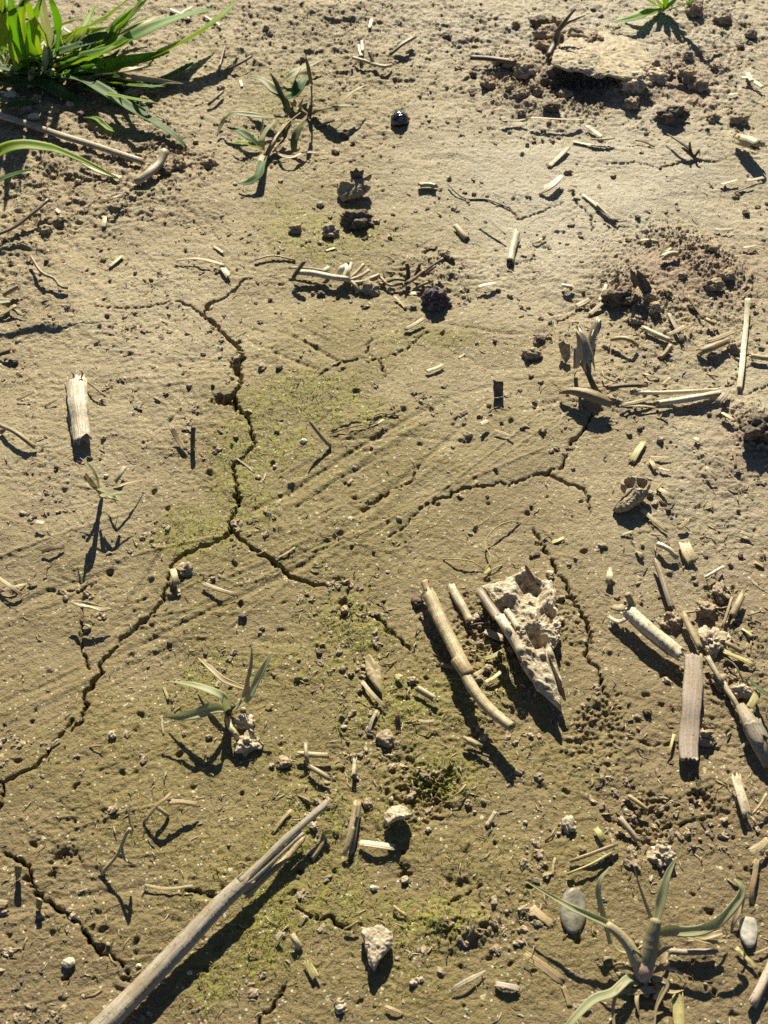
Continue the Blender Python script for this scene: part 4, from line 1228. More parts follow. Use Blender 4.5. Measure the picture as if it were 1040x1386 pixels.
def special_clods():
    plate('clay_clod', [(652, 797, 3.1), (668, 792, 4.34), (682, 789, 4.96), (701, 777, 5.58), (711, 769, 6.2), (719, 779, 5.58), (728, 787, 4.96), (746, 790, 4.96), (753, 806, 4.96), (751, 824, 4.96), (757, 840, 4.96), (757, 857, 4.96), (754, 869, 4.96),
        (746, 882, 5.58), (751, 894, 5.58), (745, 906, 5.58), (753, 921, 5.58), (764, 943, 5.58), (772, 961, 5.58), (760, 962, 5.58), (744, 947, 5.58), (727, 935, 5.58), (716, 915, 5.58), (703, 893, 5.58), (692, 866, 5.58), (678, 833, 4.96), (666, 815, 4.34), (658, 804, 3.72)],
        8.5, M['clod_cream'], 'large pale crumbly clay clod with hollows, tapering to a point at lower right', 'clod', 5, center=(722, 855, 5),
        pits=[(720, 803, 17, 4.6), (690, 826, 15, 4.2), (740, 834, 12, 4), (724, 862, 11, 4), (731, 874, 11, 4), (709, 787, 9, 3)], gran=1.25, nr=120, na=320)
    plate('clay_clod', [(489, 1256, 3), (500, 1258, 3), (512, 1254, 3), (530, 1264, 3), (531, 1278, 3), (522, 1290, 3), (513, 1300, 3), (507, 1314, 3), (500, 1305, 3), (497, 1288, 3), (493, 1272, 3), (489, 1264, 3)],
        4.5, M['clod_cream'], 'arrow-shaped pale crumbly clod pointing down near the bottom middle', 'clod', 8, gran=.8, nr=60, na=150)
    plate('clay_clod', [(521, 1103, 2), (530, 1095, 2), (543, 1091, 2), (553, 1097, 2), (556, 1105, 2), (548, 1107, 4), (539, 1108, 5), (530, 1113, 4), (522, 1118, 2)], 4, M['clod_pale'],
        'hooked pale clay curl with a dark hollow under it, lower middle', 'clod', 9, gran=.7, center=(536, 1104, 3))
    plate('soil_lump', [(842, 650, 5), (858, 648, 6), (874, 652, 5), (880, 660, 4), (873, 672, 4), (864, 680, 4), (850, 690, 3), (836, 692, 2), (830, 690, 1), (838, 680, 3), (848, 668, 4), (840, 660, 5)], 6, M['clod_soil'],
        'winged beige soil lump casting a black shadow right of centre', 'clod', 10, gran=.9, center=(858, 668, 4), pits=[(852, 657, 6, 3), (868, 657, 6, 3)])
    plate('crust_slab', [(746, 88, 9), (752, 70, 4), (774, 52, 0), (822, 44, -1.5), (862, 58, -2), (886, 84, -1), (870, 106, 3), (845, 109, 7), (826, 103, 9), (808, 106, 10), (790, 98, 11), (768, 96, 10)], 4, M['crust'],
        'broad flat slab of pale crust with an undercut shadowed front edge at upper right', 'crust slab', 12, gran=1.3, center=(812, 80, 5), nr=70, na=200)
    plate('clay_lump', [(457, 262, 1), (461, 249, 5), (470, 246, 5), (484, 246, 5), (497, 246, 5), (503, 240, 6), (502, 254, 5), (492, 264, 3), (478, 268, 2), (464, 272, 1)], 5, M['clod_soil'],
        'brown clay lump with a small tab standing on its back, upper middle', 'clod', 13, gran=.7, center=(480, 257, 3))
    plate('soil_tab', [(476, 244, 5), (478, 234, 8), (474, 232, 9), (482, 228, 11), (493, 231, 10), (488, 235, 8), (490, 245, 5), (484, 247, 4)], 2.5, M['clod_dark'],
        'small upright dark tab of soil behind the brown clay lump', 'clod', 14, gran=.4, nr=24, na=60)
    plate('soil_flake', [(853, 365, 13), (862, 366, 11), (874, 377, 8), (883, 392, 3), (872, 400, 1), (860, 392, 1), (854, 380, 5)], 3, M['clod_dark'],
        'dark triangular flake of soil standing on edge above the straw litter', 'clod', 15, gran=.3, nr=24, na=70)
    plate('soil_flake', [(668, 516, 7), (681, 518, 6), (680, 536, 0), (669, 538, 0)], 2, M['clod_dark'], 'small dark flake standing on edge right of centre', 'clod', 16, gran=.8, nr=24, na=60)
    plate('soil_flake', [(756, 466, 6), (762, 461, 7), (766, 466, 7), (772, 468, 6), (772, 484, 2), (766, 492, 0), (760, 480, 1)], 2.5, M['clod_soil'], 'brown soil flake standing just left of the gnarled root stump', 'clod', 17, gran=.3, nr=24, na=60)
    plate('shaded_flake', [(20, 1172, 5), (30, 1174, 5), (28, 1186, 1), (22, 1192, 0)], 1.5, M['clod_olive'], 'small olive flake standing at the bend of the lower left crack', 'clod', 18, gran=.15, nr=20, na=40)
    plate('soil_flake', [(50, 1216, 5), (58, 1220, 4), (55, 1233, 0), (49, 1228, 0)], 1.5, M['clod_olive'], 'small olive flake standing beside the widest part of the lower left crack', 'clod', 19, gran=.15, nr=20, na=40)
    plate('cloudy_pebble', [(757, 1222, .5), (766, 1204, .5), (780, 1198, .5), (792, 1212, .5), (794, 1240, .5), (786, 1262, .5), (772, 1268, .5), (760, 1250, .5)], 2.4, M['quartz'],
        'cloudy grey glassy pebble under the left stem of the big forked plant', 'pebble', 20, gran=.12, nr=40, na=80, smooth=14)
    plate('milky_pebble', [(1000, 1244, .5), (1008, 1240, .5), (1022, 1241, .5), (1026, 1258, .5), (1024, 1278, .5), (1014, 1287, .5), (1003, 1272, .5)], 2.2, M['chalk'],
        'milky white pebble near the right edge beside the big forked plant', 'pebble', 21, gran=.12, nr=40, na=80, smooth=14)
    plate('seed_husk', [(494, 890, 1), (500, 886, 2), (508, 896, 3), (516, 905, 2), (517, 925, 2), (518, 940, 1), (508, 930, 2), (496, 912, 2)], 2.4, M['dry'],
        'ragged tan husk partly buried in mossy soil below the centre', 'husk', 22, gran=.4, nr=24, na=70)
    plate('leaf_flake', [(93, 815, 6), (99, 812, 6.5), (120, 815, 7), (152, 824, 5), (140, 829, 5.5), (125, 824, 6.5), (108, 822, 6.5)], 1.1, M['p'],
        'pale triangular flake raised over its own black shadow, left side', 'straw', 23, gran=.1, nr=20, na=60)

# ------------------------------------------------------------------ things with parts
def thing_at(px, py, name, label, cat, group=None):
    p = P(px, py); return empty(name, tuple(p), label, cat, group), p
def part(t, p, pts, w, k, mat, nm, seed=0, label=None, **kw):
    return strand(pts, w, k, M[mat], nm, parent=t, origin=p, rnd=random.Random(seed + 500), label=label, top=kw.pop('top', False), **kw)

def big_stick():
    t, p = thing_at(250, 1290, 'long_stick', 'long thick grey stalk reaching up from the bottom left edge, splintered at its top', 'stalk')
    o = part(t, p, [(95, 1432, 2, 1.25), (140, 1388, 2.5, 1.15), (190, 1338, 3, 1.08), (250, 1275, 3.5, 1), (300, 1222, 4.5, .9), (334, 1190, 5, .85)], 24, 'T', 'z', 'stem', 1, flat=.7, fibre=.13, ragged=1.2, n=60, wob=.03)
    part(t, p, [(322, 1198, 6.5, 1.3), (355, 1166, 6.5), (392, 1130, 6.5), (448, 1083, 5.5, 1)], 11, 'H', 'z', 'splinter', 2, arc=140, flat=.7)
    part(t, p, [(320, 1208, 5, 1.4), (360, 1173, 5), (385, 1150, 5), (410, 1127, 5)], 8, 'S', 'w', 'splinter', 3)
    part(t, p, [(328, 1215, 3, 1.6), (360, 1186, 3.2), (390, 1158, 3), (413, 1132, 2.5, .8)], 9, 'H', 't', 'splinter', 4, arc=150, flat=.8)
    part(t, p, [(330, 1206, 4, 1), (352, 1190, 4), (374, 1162, 4, .7)], 6, 'S', 'g', 'splinter', 6)
    part(o, p, [(222, 1318, 5, .2), (256, 1280, 5.4, 1), (294, 1238, 5.8, .8), (320, 1208, 6, .3)], 6, 'F', 'b', 'bark_strip', 5, arc=60, flat=.3)
    part(o, p, [(118, 1405, 4.5, .4), (158, 1360, 5, 1), (200, 1316, 5.2, .7), (222, 1290, 5.4, .3)], 7, 'F', 't', 'bark_strip', 7, arc=60, flat=.3)
def curved_straw():
    t, p = thing_at(625, 895, 'curved_straw', 'long pale straw bent at its joint, lower end lifted over a black shadow', 'straw')
    part(t, p, [(577, 797, 4), (588, 820, 4.5), (602, 850, 5), (616, 878, 5), (629, 906, 4.5)], 18, 'T', 'p', 'upper_stem', 1, flat=.8, ragged=.5, fibre=.05, n=34)
    part(t, p, [(620, 892, 5.5), (627, 902, 5.5), (634, 913, 5.3)], 22, 'S', 't', 'joint', 3, flat=.75, n=9)
    part(t, p, [(626, 903, 5), (638, 928, 6), (654, 950, 6), (672, 968, 7), (694, 985, 8, .85)], 16, 'T', 'p', 'lower_stem', 2, flat=.85, ragged=.3, fibre=.05, n=34)
    part(t, p, [(574, 787, 4), (579, 800, 4)], 10, 'S', 't', 'end_knob', 4, n=7)
def straw_by_clod():
    t, p = thing_at(680, 850, 'bleached_straw', 'bleached straw leaning along the left flank of the large holed clod', 'straw')
    part(t, p, [(648, 797, 4), (658, 812, 5.5), (668, 826, 7), (676, 838, 9)], 13, 'H', 'g', 'sheath', 1, arc=170, flat=.8)
    part(t, p, [(676, 834, 9.5), (686, 850, 10), (697, 868, 10), (708, 887, 9)], 15, 'T', 'w', 'stem', 2, flat=.85, fibre=.04, ragged=.3)
    part(t, p, [(686, 826, 8), (694, 838, 9.5), (702, 852, 9.5)], 9, 'T', 'w', 'side_stem', 3, flat=.8)
    t, p = thing_at(717, 775, 'husk_blade', 'reddish pointed husk blade sticking up from the top of the holed clod', 'husk')
    part(t, p, [(724, 790, 10), (717, 778, 12), (711, 764, 15, .3)], 8, 'F', 'r', 'blade', 1, roll=40)
def frayed_stub():
    t, p = thing_at(107, 560, 'straw_stub', 'wide frayed straw stub with a black hollow lower end, left side', 'straw')
    o = part(t, p, [(103, 509, 1, .9), (104, 522, 2, 1), (106, 545, 3, .98), (109, 570, 2.4, .92), (112, 597, 2.0, .9)], 26, 'T', 'fib', 'stem', 1, flat=.42, fibre=.16, ragged=.45, n=30)
    for k, (a_, b_, c_) in enumerate([((97, 560, .5), (93, 535, .5), (89, 518, .5)), ((95, 552, 2), (91, 530, 3), (92, 510, 4)), ((117, 590, 3), (118, 550, 3.5), (117, 512, 4)), ((101, 515, 3), (100, 508, 5), (97, 503, 6)), ((109, 514, 4), (112, 505, 6), (108, 501, 7)), ((98, 590, 2), (96, 575, 1.5), (91, 558, 1))]):
        part(o, p, [a_, b_, c_], 2.4, 'S', 'p', 'fibre', 10 + k, n=9)
def bark():
    t, p = thing_at(937, 960, 'bark_strip', 'broad flat pinkish bark strip lying up and down at right', 'bark')
    part(t, p, [(939, 884, 5, .8), (939, 905, 4.5), (936, 950, 4), (933, 990, 3.5), (932, 1031, 3)], 25, 'F', 'k', 'strip', 1, arc=80, flat=.4, wall=.16, ragged=.3, n=40)
    part(t, p, [(949, 884, 5, .6), (949, 910, 4.5, 1), (945, 950, 4, .5)], 5, 'F', 'p', 'edge_sliver', 2, arc=60)
def curl_straw():
    t, p = thing_at(885, 860, 'curled_straw', 'pale hollow straw split along its length with a curled end at its left', 'straw')
    part(t, p, [(846, 823, 4), (860, 835, 4.5), (880, 853, 4.5), (903, 871, 4), (923, 887, 4)], 18, 'T', 'w', 'stem', 1, flat=.75, fibre=.1, ragged=.6, n=36)
    part(t, p, [(852, 838, 2.5), (878, 862, 2.5), (903, 882, 2), (920, 891, 2)], 7, 'F', 'p', 'sliver', 2)
    part(t, p, [(852, 832, 5), (846, 838, 5), (838, 841, 3.5), (830, 838, 2.5), (824, 833, 2)], 7, 'H', 'w', 'curled_end', 3, arc=150, n=20)
    part(t, p, [(828, 820, 3), (838, 822, 5), (848, 820, 5)], 11, 'H', 'p', 'sheath', 4, arc=130)
    part(t, p, [(849, 804, 9), (853, 812, 7), (856, 822, 5)], 10, 'S', 'p', 'knob', 5, n=8)
def long_bundle():
    t, p = thing_at(800, 535, 'tapered_stem', 'tan tapering stem with a pointed tip below the gnarled root stump', 'stem')
    part(t, p, [(757, 531, 2, .35), (772, 529, 3, .7), (791, 532, 4, 1.0), (808, 538, 4, 1.15), (826, 545, 3, .9)], 15, 'T', 't', 'stem', 1, flat=.8, fibre=.1, ragged=.9, n=26)
    part(t, p, [(757, 530, 2.8, .4), (768, 528, 4.2, .9), (783, 529, 5, .8)], 8, 'F', 'p', 'bark_patch', 2)
def stump():
    t, p = thing_at(797, 510, 'root_stump', 'gnarled grey stubble root standing with a forked ragged crown, right of centre', 'root')
    part(t, p, [(806, 528, 0, 1.1), (800, 515, 3, .9), (795, 503, 6, .9), (790, 490, 8, 1.3)], 9, 'S', 'b', 'root', 1, fibre=.15)
    part(t, p, [(799, 503, 6, .9), (795, 485, 9, 1.2), (791, 465, 13, 1.1), (783, 445, 18, .6)], 17, 'T', 'g', 'trunk', 2, fibre=.2, ragged=1.0, wob=.12)
    part(t, p, [(795, 478, 10), (801, 460, 14), (805, 445, 17), (810, 431, 20, .7)], 13, 'T', 'g', 'branch', 3, fibre=.2, ragged=1.1, wob=.12)
    part(t, p, [(779, 500, 2), (779, 485, 7), (780, 468, 11)], 6, 'F', 'z', 'bark_flap', 4, arc=80)
    part(t, p, [(784, 498, 5), (782, 480, 9), (784, 462, 13), (781, 440, 20, .4)], 6, 'F', 'w', 'bark_flap', 5, arc=80)
    part(t, p, [(801, 490, 8), (804, 472, 11), (806, 462, 13)], 5, 'F', 'b', 'bark_flap', 6, arc=80)
    part(t, p, [(808, 452, 15), (812, 440, 18), (812, 432, 20)], 5, 'F', 'b', 'bark_flap', 7, arc=80)
def rooted_straw():
    t, p = thing_at(455, 375, 'rooted_straw', 'pale level straw ending in a tangle of rootlets above centre', 'straw')
    part(t, p, [(398, 368, 3), (425, 370, 3), (450, 375, 3), (474, 378, 3)], 9, 'T', 'w', 'stem', 1)
    part(t, p, [(390, 362, 3), (415, 362, 4), (446, 367, 4)], 5, 'F', 'b', 'sliver', 2)
    part(t, p, [(397, 376, 3), (404, 365, 6), (412, 354, 9)], 6, 'S', 'b', 'cross_twig', 3)
    for k, l_ in enumerate([[(464, 377, 2), (472, 368, 2.5), (476, 356, 3)], [(472, 378, 2), (482, 370, 2.5), (493, 358, 3)], [(474, 379, 2), (488, 374, 2.5), (500, 366, 3)], [(472, 382, 1.5), (488, 382, 2), (504, 376, 2.5), (513, 372, 2)], [(466, 376, 2.5, 1.6), (470, 366, 3, 1.8), (468, 358, 3.5, 1)], [(484, 396, 0), (482, 388, 1.5), (476, 381, 2)], [(458, 372, 3), (462, 364, 4, 1.5), (466, 360, 4)]]):
        part(t, p, l_, 5.5, 'S', 'p' if k % 2 else 'w', 'rootlet', 20 + k, n=12)
def tendril():
    t, p = thing_at(142, 1182, 'dry_tendril', 'thin dry tendril arching over the soil at lower left, its forked shadow below', 'tendril')
    part(t, p, [(139, 1183, 0, 1.4), (142, 1177, 1.5, 1.2), (152, 1166, 4), (161, 1154, 7), (165, 1145, 9), (170, 1131, 12), (176, 1122, 15, 1.2)], 5, 'S', 'p', 'stem', 1)
    part(t, p, [(176, 1122, 15), (178, 1126, 12), (178, 1130, 10, .6)], 5, 'S', 't', 'tip', 2, n=8)
    part(t, p, [(165, 1146, 9), (167, 1158, 8), (172, 1166, 7.5), (179, 1169, 8, .5)], 4, 'S', 'p', 'side_branch', 3)
    part(t, p, [(180, 1124, 13), (176, 1112, 14), (175, 1100, 15), (176, 1084, 16, .4)], 3, 'S', 't', 'side_branch', 4)
    t, p = thing_at(225, 1095, 'dry_sprig', 'bent dry sprig with a flat brown blade above the arched tendril', 'sprig')
    part(t, p, [(194, 1114, 0), (203, 1101, 3), (214, 1088, 6), (222, 1082, 7), (232, 1073, 7, .7)], 6, 'F', 't', 'blade', 5, roll=20)
    part(t, p, [(226, 1086, 6), (245, 1085, 5), (270, 1089, 3)], 8, 'F', 't', 'blade', 6)
    part(t, p, [(212, 1092, 4), (222, 1100, 2), (228, 1104, 0)], 6, 'S', 'p', 'stem', 7)
def dead_sprigs():
    t, p = thing_at(940, 214, 'dark_sprig', 'small dark dry sprig with a few points rising at upper right', 'sprig')
    for k, l_ in enumerate([[(941, 215, 0), (934, 204, 3), (922, 193, 4), (903, 181, 4, .4)], [(936, 205, 2), (934, 198, 5), (934, 192, 7, .5)], [(940, 213, 0), (944, 207, 3), (948, 201, 5, .5)], [(940, 214, 0), (930, 204, 3, 1.4), (924, 199, 4)], [(942, 214, 0), (955, 218, 0)]]):
        part(t, p, l_, 4, 'S', 'b', 'twig', k, n=10)
    t, p = thing_at(752, 60, 'forked_twig', 'dark forked twig standing among clods left of the crust slab', 'twig')
    part(t, p, [(742, 76, 1), (752, 56, 5, 1.4), (757, 40, 12), (768, 25, 17, .8), (779, 12, 22, .5)], 7, 'S', 'b', 'main_stem', 1)
    part(t, p, [(757, 42, 11), (766, 32, 14), (778, 26, 15), (792, 21, 16, .4)], 5, 'S', 'b', 'branch', 2)
    t, p = thing_at(505, 88, 'pale_sprig', 'small dry sprig of pale and dark bits near the top middle', 'sprig')
    for k, l_ in enumerate([[(490, 56, 2), (491, 70, 3)], [(478, 78, 2), (492, 82, 3), (503, 86, 2)], [(503, 86, 2), (520, 90, 3), (530, 88, 2)], [(500, 70, 5), (505, 82, 3), (508, 90, 1)], [(528, 74, 2), (545, 60, 4), (562, 50, 5)]]):
        part(t, p, l_, 5, 'S', 'wpwbb'[k], 'twig', k, n=10)
    t, p = thing_at(555, 370, 'root_tangle', 'tangle of small brown roots right of the rooted straw', 'roots')
    for k, l_ in enumerate([[(520, 384, 1), (535, 378, 3), (552, 380, 2)], [(545, 388, 1), (560, 378, 4), (574, 366, 5)], [(572, 370, 3), (585, 360, 5), (600, 350, 6)], [(515, 375, 1), (528, 386, 2), (545, 384, 1)]]):
        part(t, p, l_, 4.5, 'S', 'btbt'[k], 'rootlet', k, n=12)

def blade(t, p, pts, w, mat, seed, nm='leaf', prof=(.55, .9, 1, .85, .12), roll=0, fold=.28, label=None, **kw):
    n = len(pts); q = []
    for i, a_ in enumerate(pts):
        f = float(np.interp(i / (n - 1), np.linspace(0, 1, len(prof)), prof)); q.append((a_[0], a_[1], a_[2] if len(a_) > 2 else 1, f))
    return part(t, p, q, w, 'L', mat, nm, seed, roll=roll, fold=fold, label=label, n=max(14, 6 * n), **kw)

def green_tuft():
    t, p = thing_at(55, 118, 'grass_tuft', 'lush bright green grass tuft filling the top left corner', 'grass')
    D = [ # long ones to the right
     ([(95, 112, 2), (145, 101, 5), (180, 87, 9), (215, 72, 13), (269, 44, 17), (302, 20, 18), (321, 1, 18)], 19, 'lgreen', 25),
     ([(60, 112, 2), (100, 95, 8), (150, 88, 12), (190, 80, 14), (230, 70, 12)], 18, 'green', -15),
     ([(70, 100, 6), (100, 80, 12), (150, 66, 18), (178, 50, 22), (215, 33, 22), (262, 18, 18), (290, 12, 14)], 17, 'green', 0),
     ([(60, 105, 5), (90, 92, 9), (130, 76, 16), (165, 58, 20), (182, 52, 20)], 13, 'lgreen', 30),
     ([(-25, 84, 8), (20, 95, 9), (67, 103, 9), (110, 107, 10), (140, 122, 10), (175, 145, 8), (209, 165, 5), (235, 182, 3), (253, 199, 1)], 15, 'dgreen', 12),
     ([(-25, 98, 6), (20, 108, 6), (60, 112, 6), (85, 126, 5), (107, 140, 3)], 17, 'dgreen', -8),
     ([(75, 100, 3), (110, 106, 4), (150, 116, 4), (180, 134, 3), (205, 152, 2)], 15, 'dgreen', 15),
     ([(100, 110, 2), (150, 108, 4), (190, 113, 5), (215, 112, 5), (245, 96, 4), (262, 84, 3)], 15, 'dgreen', 0),
     ([(88, 62, 8), (102, 47, 12), (120, 35, 18), (142, 25, 22), (160, 10, 28), (182, -8, 34)], 14, 'lgreen', 15),
     ([(120, 90, 6), (135, 68, 12), (152, 45, 18), (175, 22, 24), (196, -6, 30)], 12, 'lgreen', 25),
     ([(110, 100, 3), (128, 80, 8), (148, 58, 14), (160, 35, 19), (178, 18, 22), (200, -2, 26)], 10, 'green', -20),
     ([(40, 96, 4), (70, 75, 10), (110, 60, 14), (140, 48, 16), (158, 46, 16)], 15, 'dgreen', 0),
     ([(50, 105, 3), (90, 88, 7), (125, 85, 9), (150, 78, 10), (163, 66, 12)], 11, 'dgreen', 10),
     ([(60, 112, 1), (100, 100, 4), (140, 96, 5), (170, 90, 6), (205, 78, 9)], 12, 'lgreen', -10),
     ([(70, 98, 4), (95, 84, 8), (118, 74, 10), (135, 66, 12), (150, 50, 15)], 12, 'sage', 10),
     # upright blades
     ([(35, 95, 4), (28, 70, 18), (22, 45, 32), (18, 20, 46), (12, -15, 64)], 12, 'green', 10),
     ([(38, 90, 5), (34, 62, 20), (30, 35, 34), (30, 5, 50), (34, -20, 62)], 10, 'lgreen', -10),
     ([(60, 85, 5), (50, 60, 18), (48, 38, 30), (40, 15, 42), (34, -15, 56)], 10, 'lgreen', 20),
     ([(65, 80, 6), (68, 55, 18), (62, 30, 30), (58, 5, 42), (60, -20, 55)], 9, 'sage', 0),
     ([(55, 88, 5), (45, 70, 12), (40, 50, 22), (46, 22, 36), (60, -10, 50)], 11, 'green', 30),
     ([(5, 72, 15), (10, 50, 25), (6, 25, 40), (0, 0, 50)], 14, 'lgreen', 0),
     ([(20, 60, 15), (8, 40, 28), (3, 15, 40), (8, -15, 55)], 12, 'green', 15),
     ([(78, 70, 10), (80, 45, 22), (78, 25, 32), (72, 8, 40), (66, -12, 48)], 8, 'green', 0),
     ([(66, 66, 12), (58, 42, 24), (50, 26, 32), (44, 14, 38)], 9, 'lgreen', 40),
     ([(-10, 22, 45), (10, 14, 48), (30, 6, 52), (48, -8, 56)], 11, 'dgreen', 0),
     ([(30, 100, 2), (24, 85, 10), (18, 60, 22), (16, 35, 32)], 13, 'lgreen', 10),
     ([(-8, 118, 2), (-4, 90, 12), (0, 60, 26), (6, 30, 40), (4, 0, 54)], 14, 'lgreen', -10),
     ([(48, 112, 2), (60, 92, 8), (62, 76, 14), (60, 60, 20)], 8, 'sage', 0),
     ([(-12, 150, 2), (10, 143, 4), (35, 139, 5), (62, 137, 4)], 9, 'dgreen', 0),
     ([(70, 90, 3), (84, 78, 6), (82, 60, 9), (76, 40, 12), (70, 20, 14)], 6, 'dry', 20),
     ([(98, 62, 3), (102, 45, 6), (102, 25, 8)], 6, 'dry', 0),
     ([(112, 158, 2), (130, 160, 4), (140, 168, 4), (152, 176, 2), (178, 178, 1)], 6, 'lgreen', 0),
     ([(150, 138, 1), (168, 139, 3), (192, 143, 1)], 5, 'sage', 0)]
    for k, (pts, w, m, r) in enumerate(D): blade(t, p, pts, w * 1.3, m, k, roll=r, fold=.3, prof=(.5, .85, 1, 1, .8, .1))
    rr_ = random.Random(4)
    for k in range(64):
        bx_, by_ = rr_.uniform(0, 125), rr_.uniform(80, 116); a_ = rr_.uniform(-.8, 1.35) + (bx_ - 45) / 80; l_ = rr_.uniform(45, 110); b2 = rr_.uniform(.15, .5)
        pts = [(bx_ + math.sin(a_) * l_ * t_ * (1 + b2 * t_), by_ - math.cos(a_) * l_ * t_ * (1 - b2 * .5 * t_), 2 + rr_.uniform(8, 22) * t_ * (1.25 - .6 * t_)) for t_ in (0, .25, .5, .75, 1)]
        blade(t, p, pts, rr_.uniform(5, 12), rr_.choice(['green', 'lgreen', 'green', 'dgreen', 'lgreen', 'green', 'lgreen', 'dry']), 200 + k, roll=rr_.uniform(-40, 40), fold=.3)
    for k, (a_, b_) in enumerate([((40, 118), (44, 98)), ((62, 116), (72, 96)), ((25, 112), (22, 90)), ((80, 112), (92, 98))]):
        part(t, p, [(*a_, 0), ((a_[0] + b_[0]) / 2, (a_[1] + b_[1]) / 2, 4), (*b_, 8)], 11, 'T', 'y', 'stem', 60 + k)
def edge_plant():
    t, p = thing_at(-70, 270, 'grass_plant', 'grass plant at the left edge with one arching yellow-green leaf', 'grass')
    blade(t, p, [(-70, 262, 2), (-40, 235, 22), (-10, 212, 42), (10, 200, 46), (34, 196, 47), (60, 199, 46), (78, 203, 46), (105, 214, 44), (130, 226, 42), (160, 241, 38)], 19, 'lgreen', 1, prof=(.6, .9, 1, 1, .9, .5, .35, .1), roll=-10)
    blade(t, p, [(-70, 268, 2), (-30, 258, 14), (0, 243, 20), (25, 234, 22), (44, 229, 22)], 10, 'dgreen', 2)
    blade(t, p, [(-70, 262, 2), (-50, 180, 40), (-22, 90, 90), (-5, 10, 130)], 13, 'green', 3)
    blade(t, p, [(-70, 265, 2), (-62, 200, 30), (-44, 120, 80), (-30, 40, 110)], 10, 'green', 4)
    t, p = thing_at(-20, 415, 'grass_leaf', 'short pale green leaf tip poking in at the left edge above the crack', 'grass')
    blade(t, p, [(-30, 412, 3), (-10, 408, 5), (14, 407, 3)], 12, 'sage', 5, prof=(.9, 1, .7))
def withered_tuft():
    z = lambda x, y: (280 + x * .2115, 60 + y * .2115)
    t, p = thing_at(*z(370, 690), 'withered_grass', 'withered grass tuft with mixed green and dead blades, upper left of centre', 'grass')
    D = [([(660, 460, 1), (672, 380, 8), (672, 280, 16), (655, 170, 24), (632, 70, 30)], 7.5, 'olive', 70), ([(670, 450, 1), (740, 415, 6), (830, 400, 9), (905, 395, 8), (960, 400, 6)], 13, 'olive', 20),
     ([(530, 450, 2), (500, 360, 9), (440, 300, 12), (350, 225, 14), (255, 205, 12)], 11, 'olive', 0), ([(525, 455, 2), (500, 380, 8), (450, 260, 14), (405, 180, 18)], 6, 'olive', 40),
     ([(500, 340, 3), (560, 320, 6), (600, 250, 8), (640, 210, 8)], 15, 'dgreen', 0), ([(470, 250, 2), (540, 200, 5), (620, 150, 6), (760, 90, 5)], 10, 'sage', 0),
     ([(540, 320, 3), (560, 240, 9), (605, 150, 14)], 6, 'dgreen', 50), ([(560, 690, 1), (560, 620, 6), (590, 540, 10), (655, 465, 12)], 10, 'olive', 10),
     ([(520, 460, 3), (400, 465, 7), (280, 450, 9), (160, 445, 9), (100, 500, 5), (65, 590, 2)], 8, 'olive', 0), ([(340, 650, 2), (280, 600, 5), (220, 560, 6), (130, 530, 5)], 10, 'dgreen', 0),
     ([(340, 660, 2), (280, 640, 4), (220, 630, 5), (160, 632, 4)], 7, 'lgreen', 0), ([(360, 680, 2), (350, 620, 7), (390, 540, 10), (460, 470, 11)], 11, 'sage', 30),
     ([(380, 700, 2), (350, 770, 6), (330, 840, 6), (260, 885, 4), (200, 890, 3)], 10, 'dgreen', 0), ([(380, 700, 2), (350, 730, 5), (345, 800, 5)], 7, 'dry', 0),
     ([(400, 690, 1), (440, 600, 6), (500, 520, 9), (600, 435, 10)], 7, 'dry', 30), ([(420, 690, 1), (500, 600, 6), (500, 540, 9), (560, 480, 10)], 6, 'olive', 30),
     ([(440, 680, 1), (480, 710, 4), (550, 720, 4), (640, 690, 3), (790, 700, 2)], 4, 'dry', 0), ([(780, 390, 6), (860, 365, 10), (940, 300, 12), (1040, 250, 10)], 5, 'dry', 20),
     ([(700, 520, 1), (780, 500, 3), (860, 475, 2)], 4, 'dry', 0), ([(350, 640, 1), (355, 550, 5), (360, 470, 8)], 4, 'dry', 20), ([(420, 690, 2), (480, 650, 5), (530, 620, 6)], 5, 'dry', 0),
     ([(640, 440, 2), (600, 400, 6), (620, 340, 10)], 5, 'dry', 0), ([(560, 400, 2), (556, 370, 5), (560, 350, 7)], 7, 'dry', 0)]
    for k, (pts, w, m, r) in enumerate(D): blade(t, p, [(*z(a_, b_), c_) for a_, b_, c_ in pts], w * 1.2, m, 30 + k, roll=r, fold=.25, nm='dead_leaf' if m == 'dry' else 'leaf')
    part(t, p, [(*z(380, 720), 0), (*z(420, 640), 4), (*z(500, 520), 6)], 7, 'S', 't', 'stem', 1)
    part(t, p, [(*z(655, 470), 0), (*z(660, 440), 3), (*z(668, 390), 7)], 6, 'S', 'b', 'stem', 2)
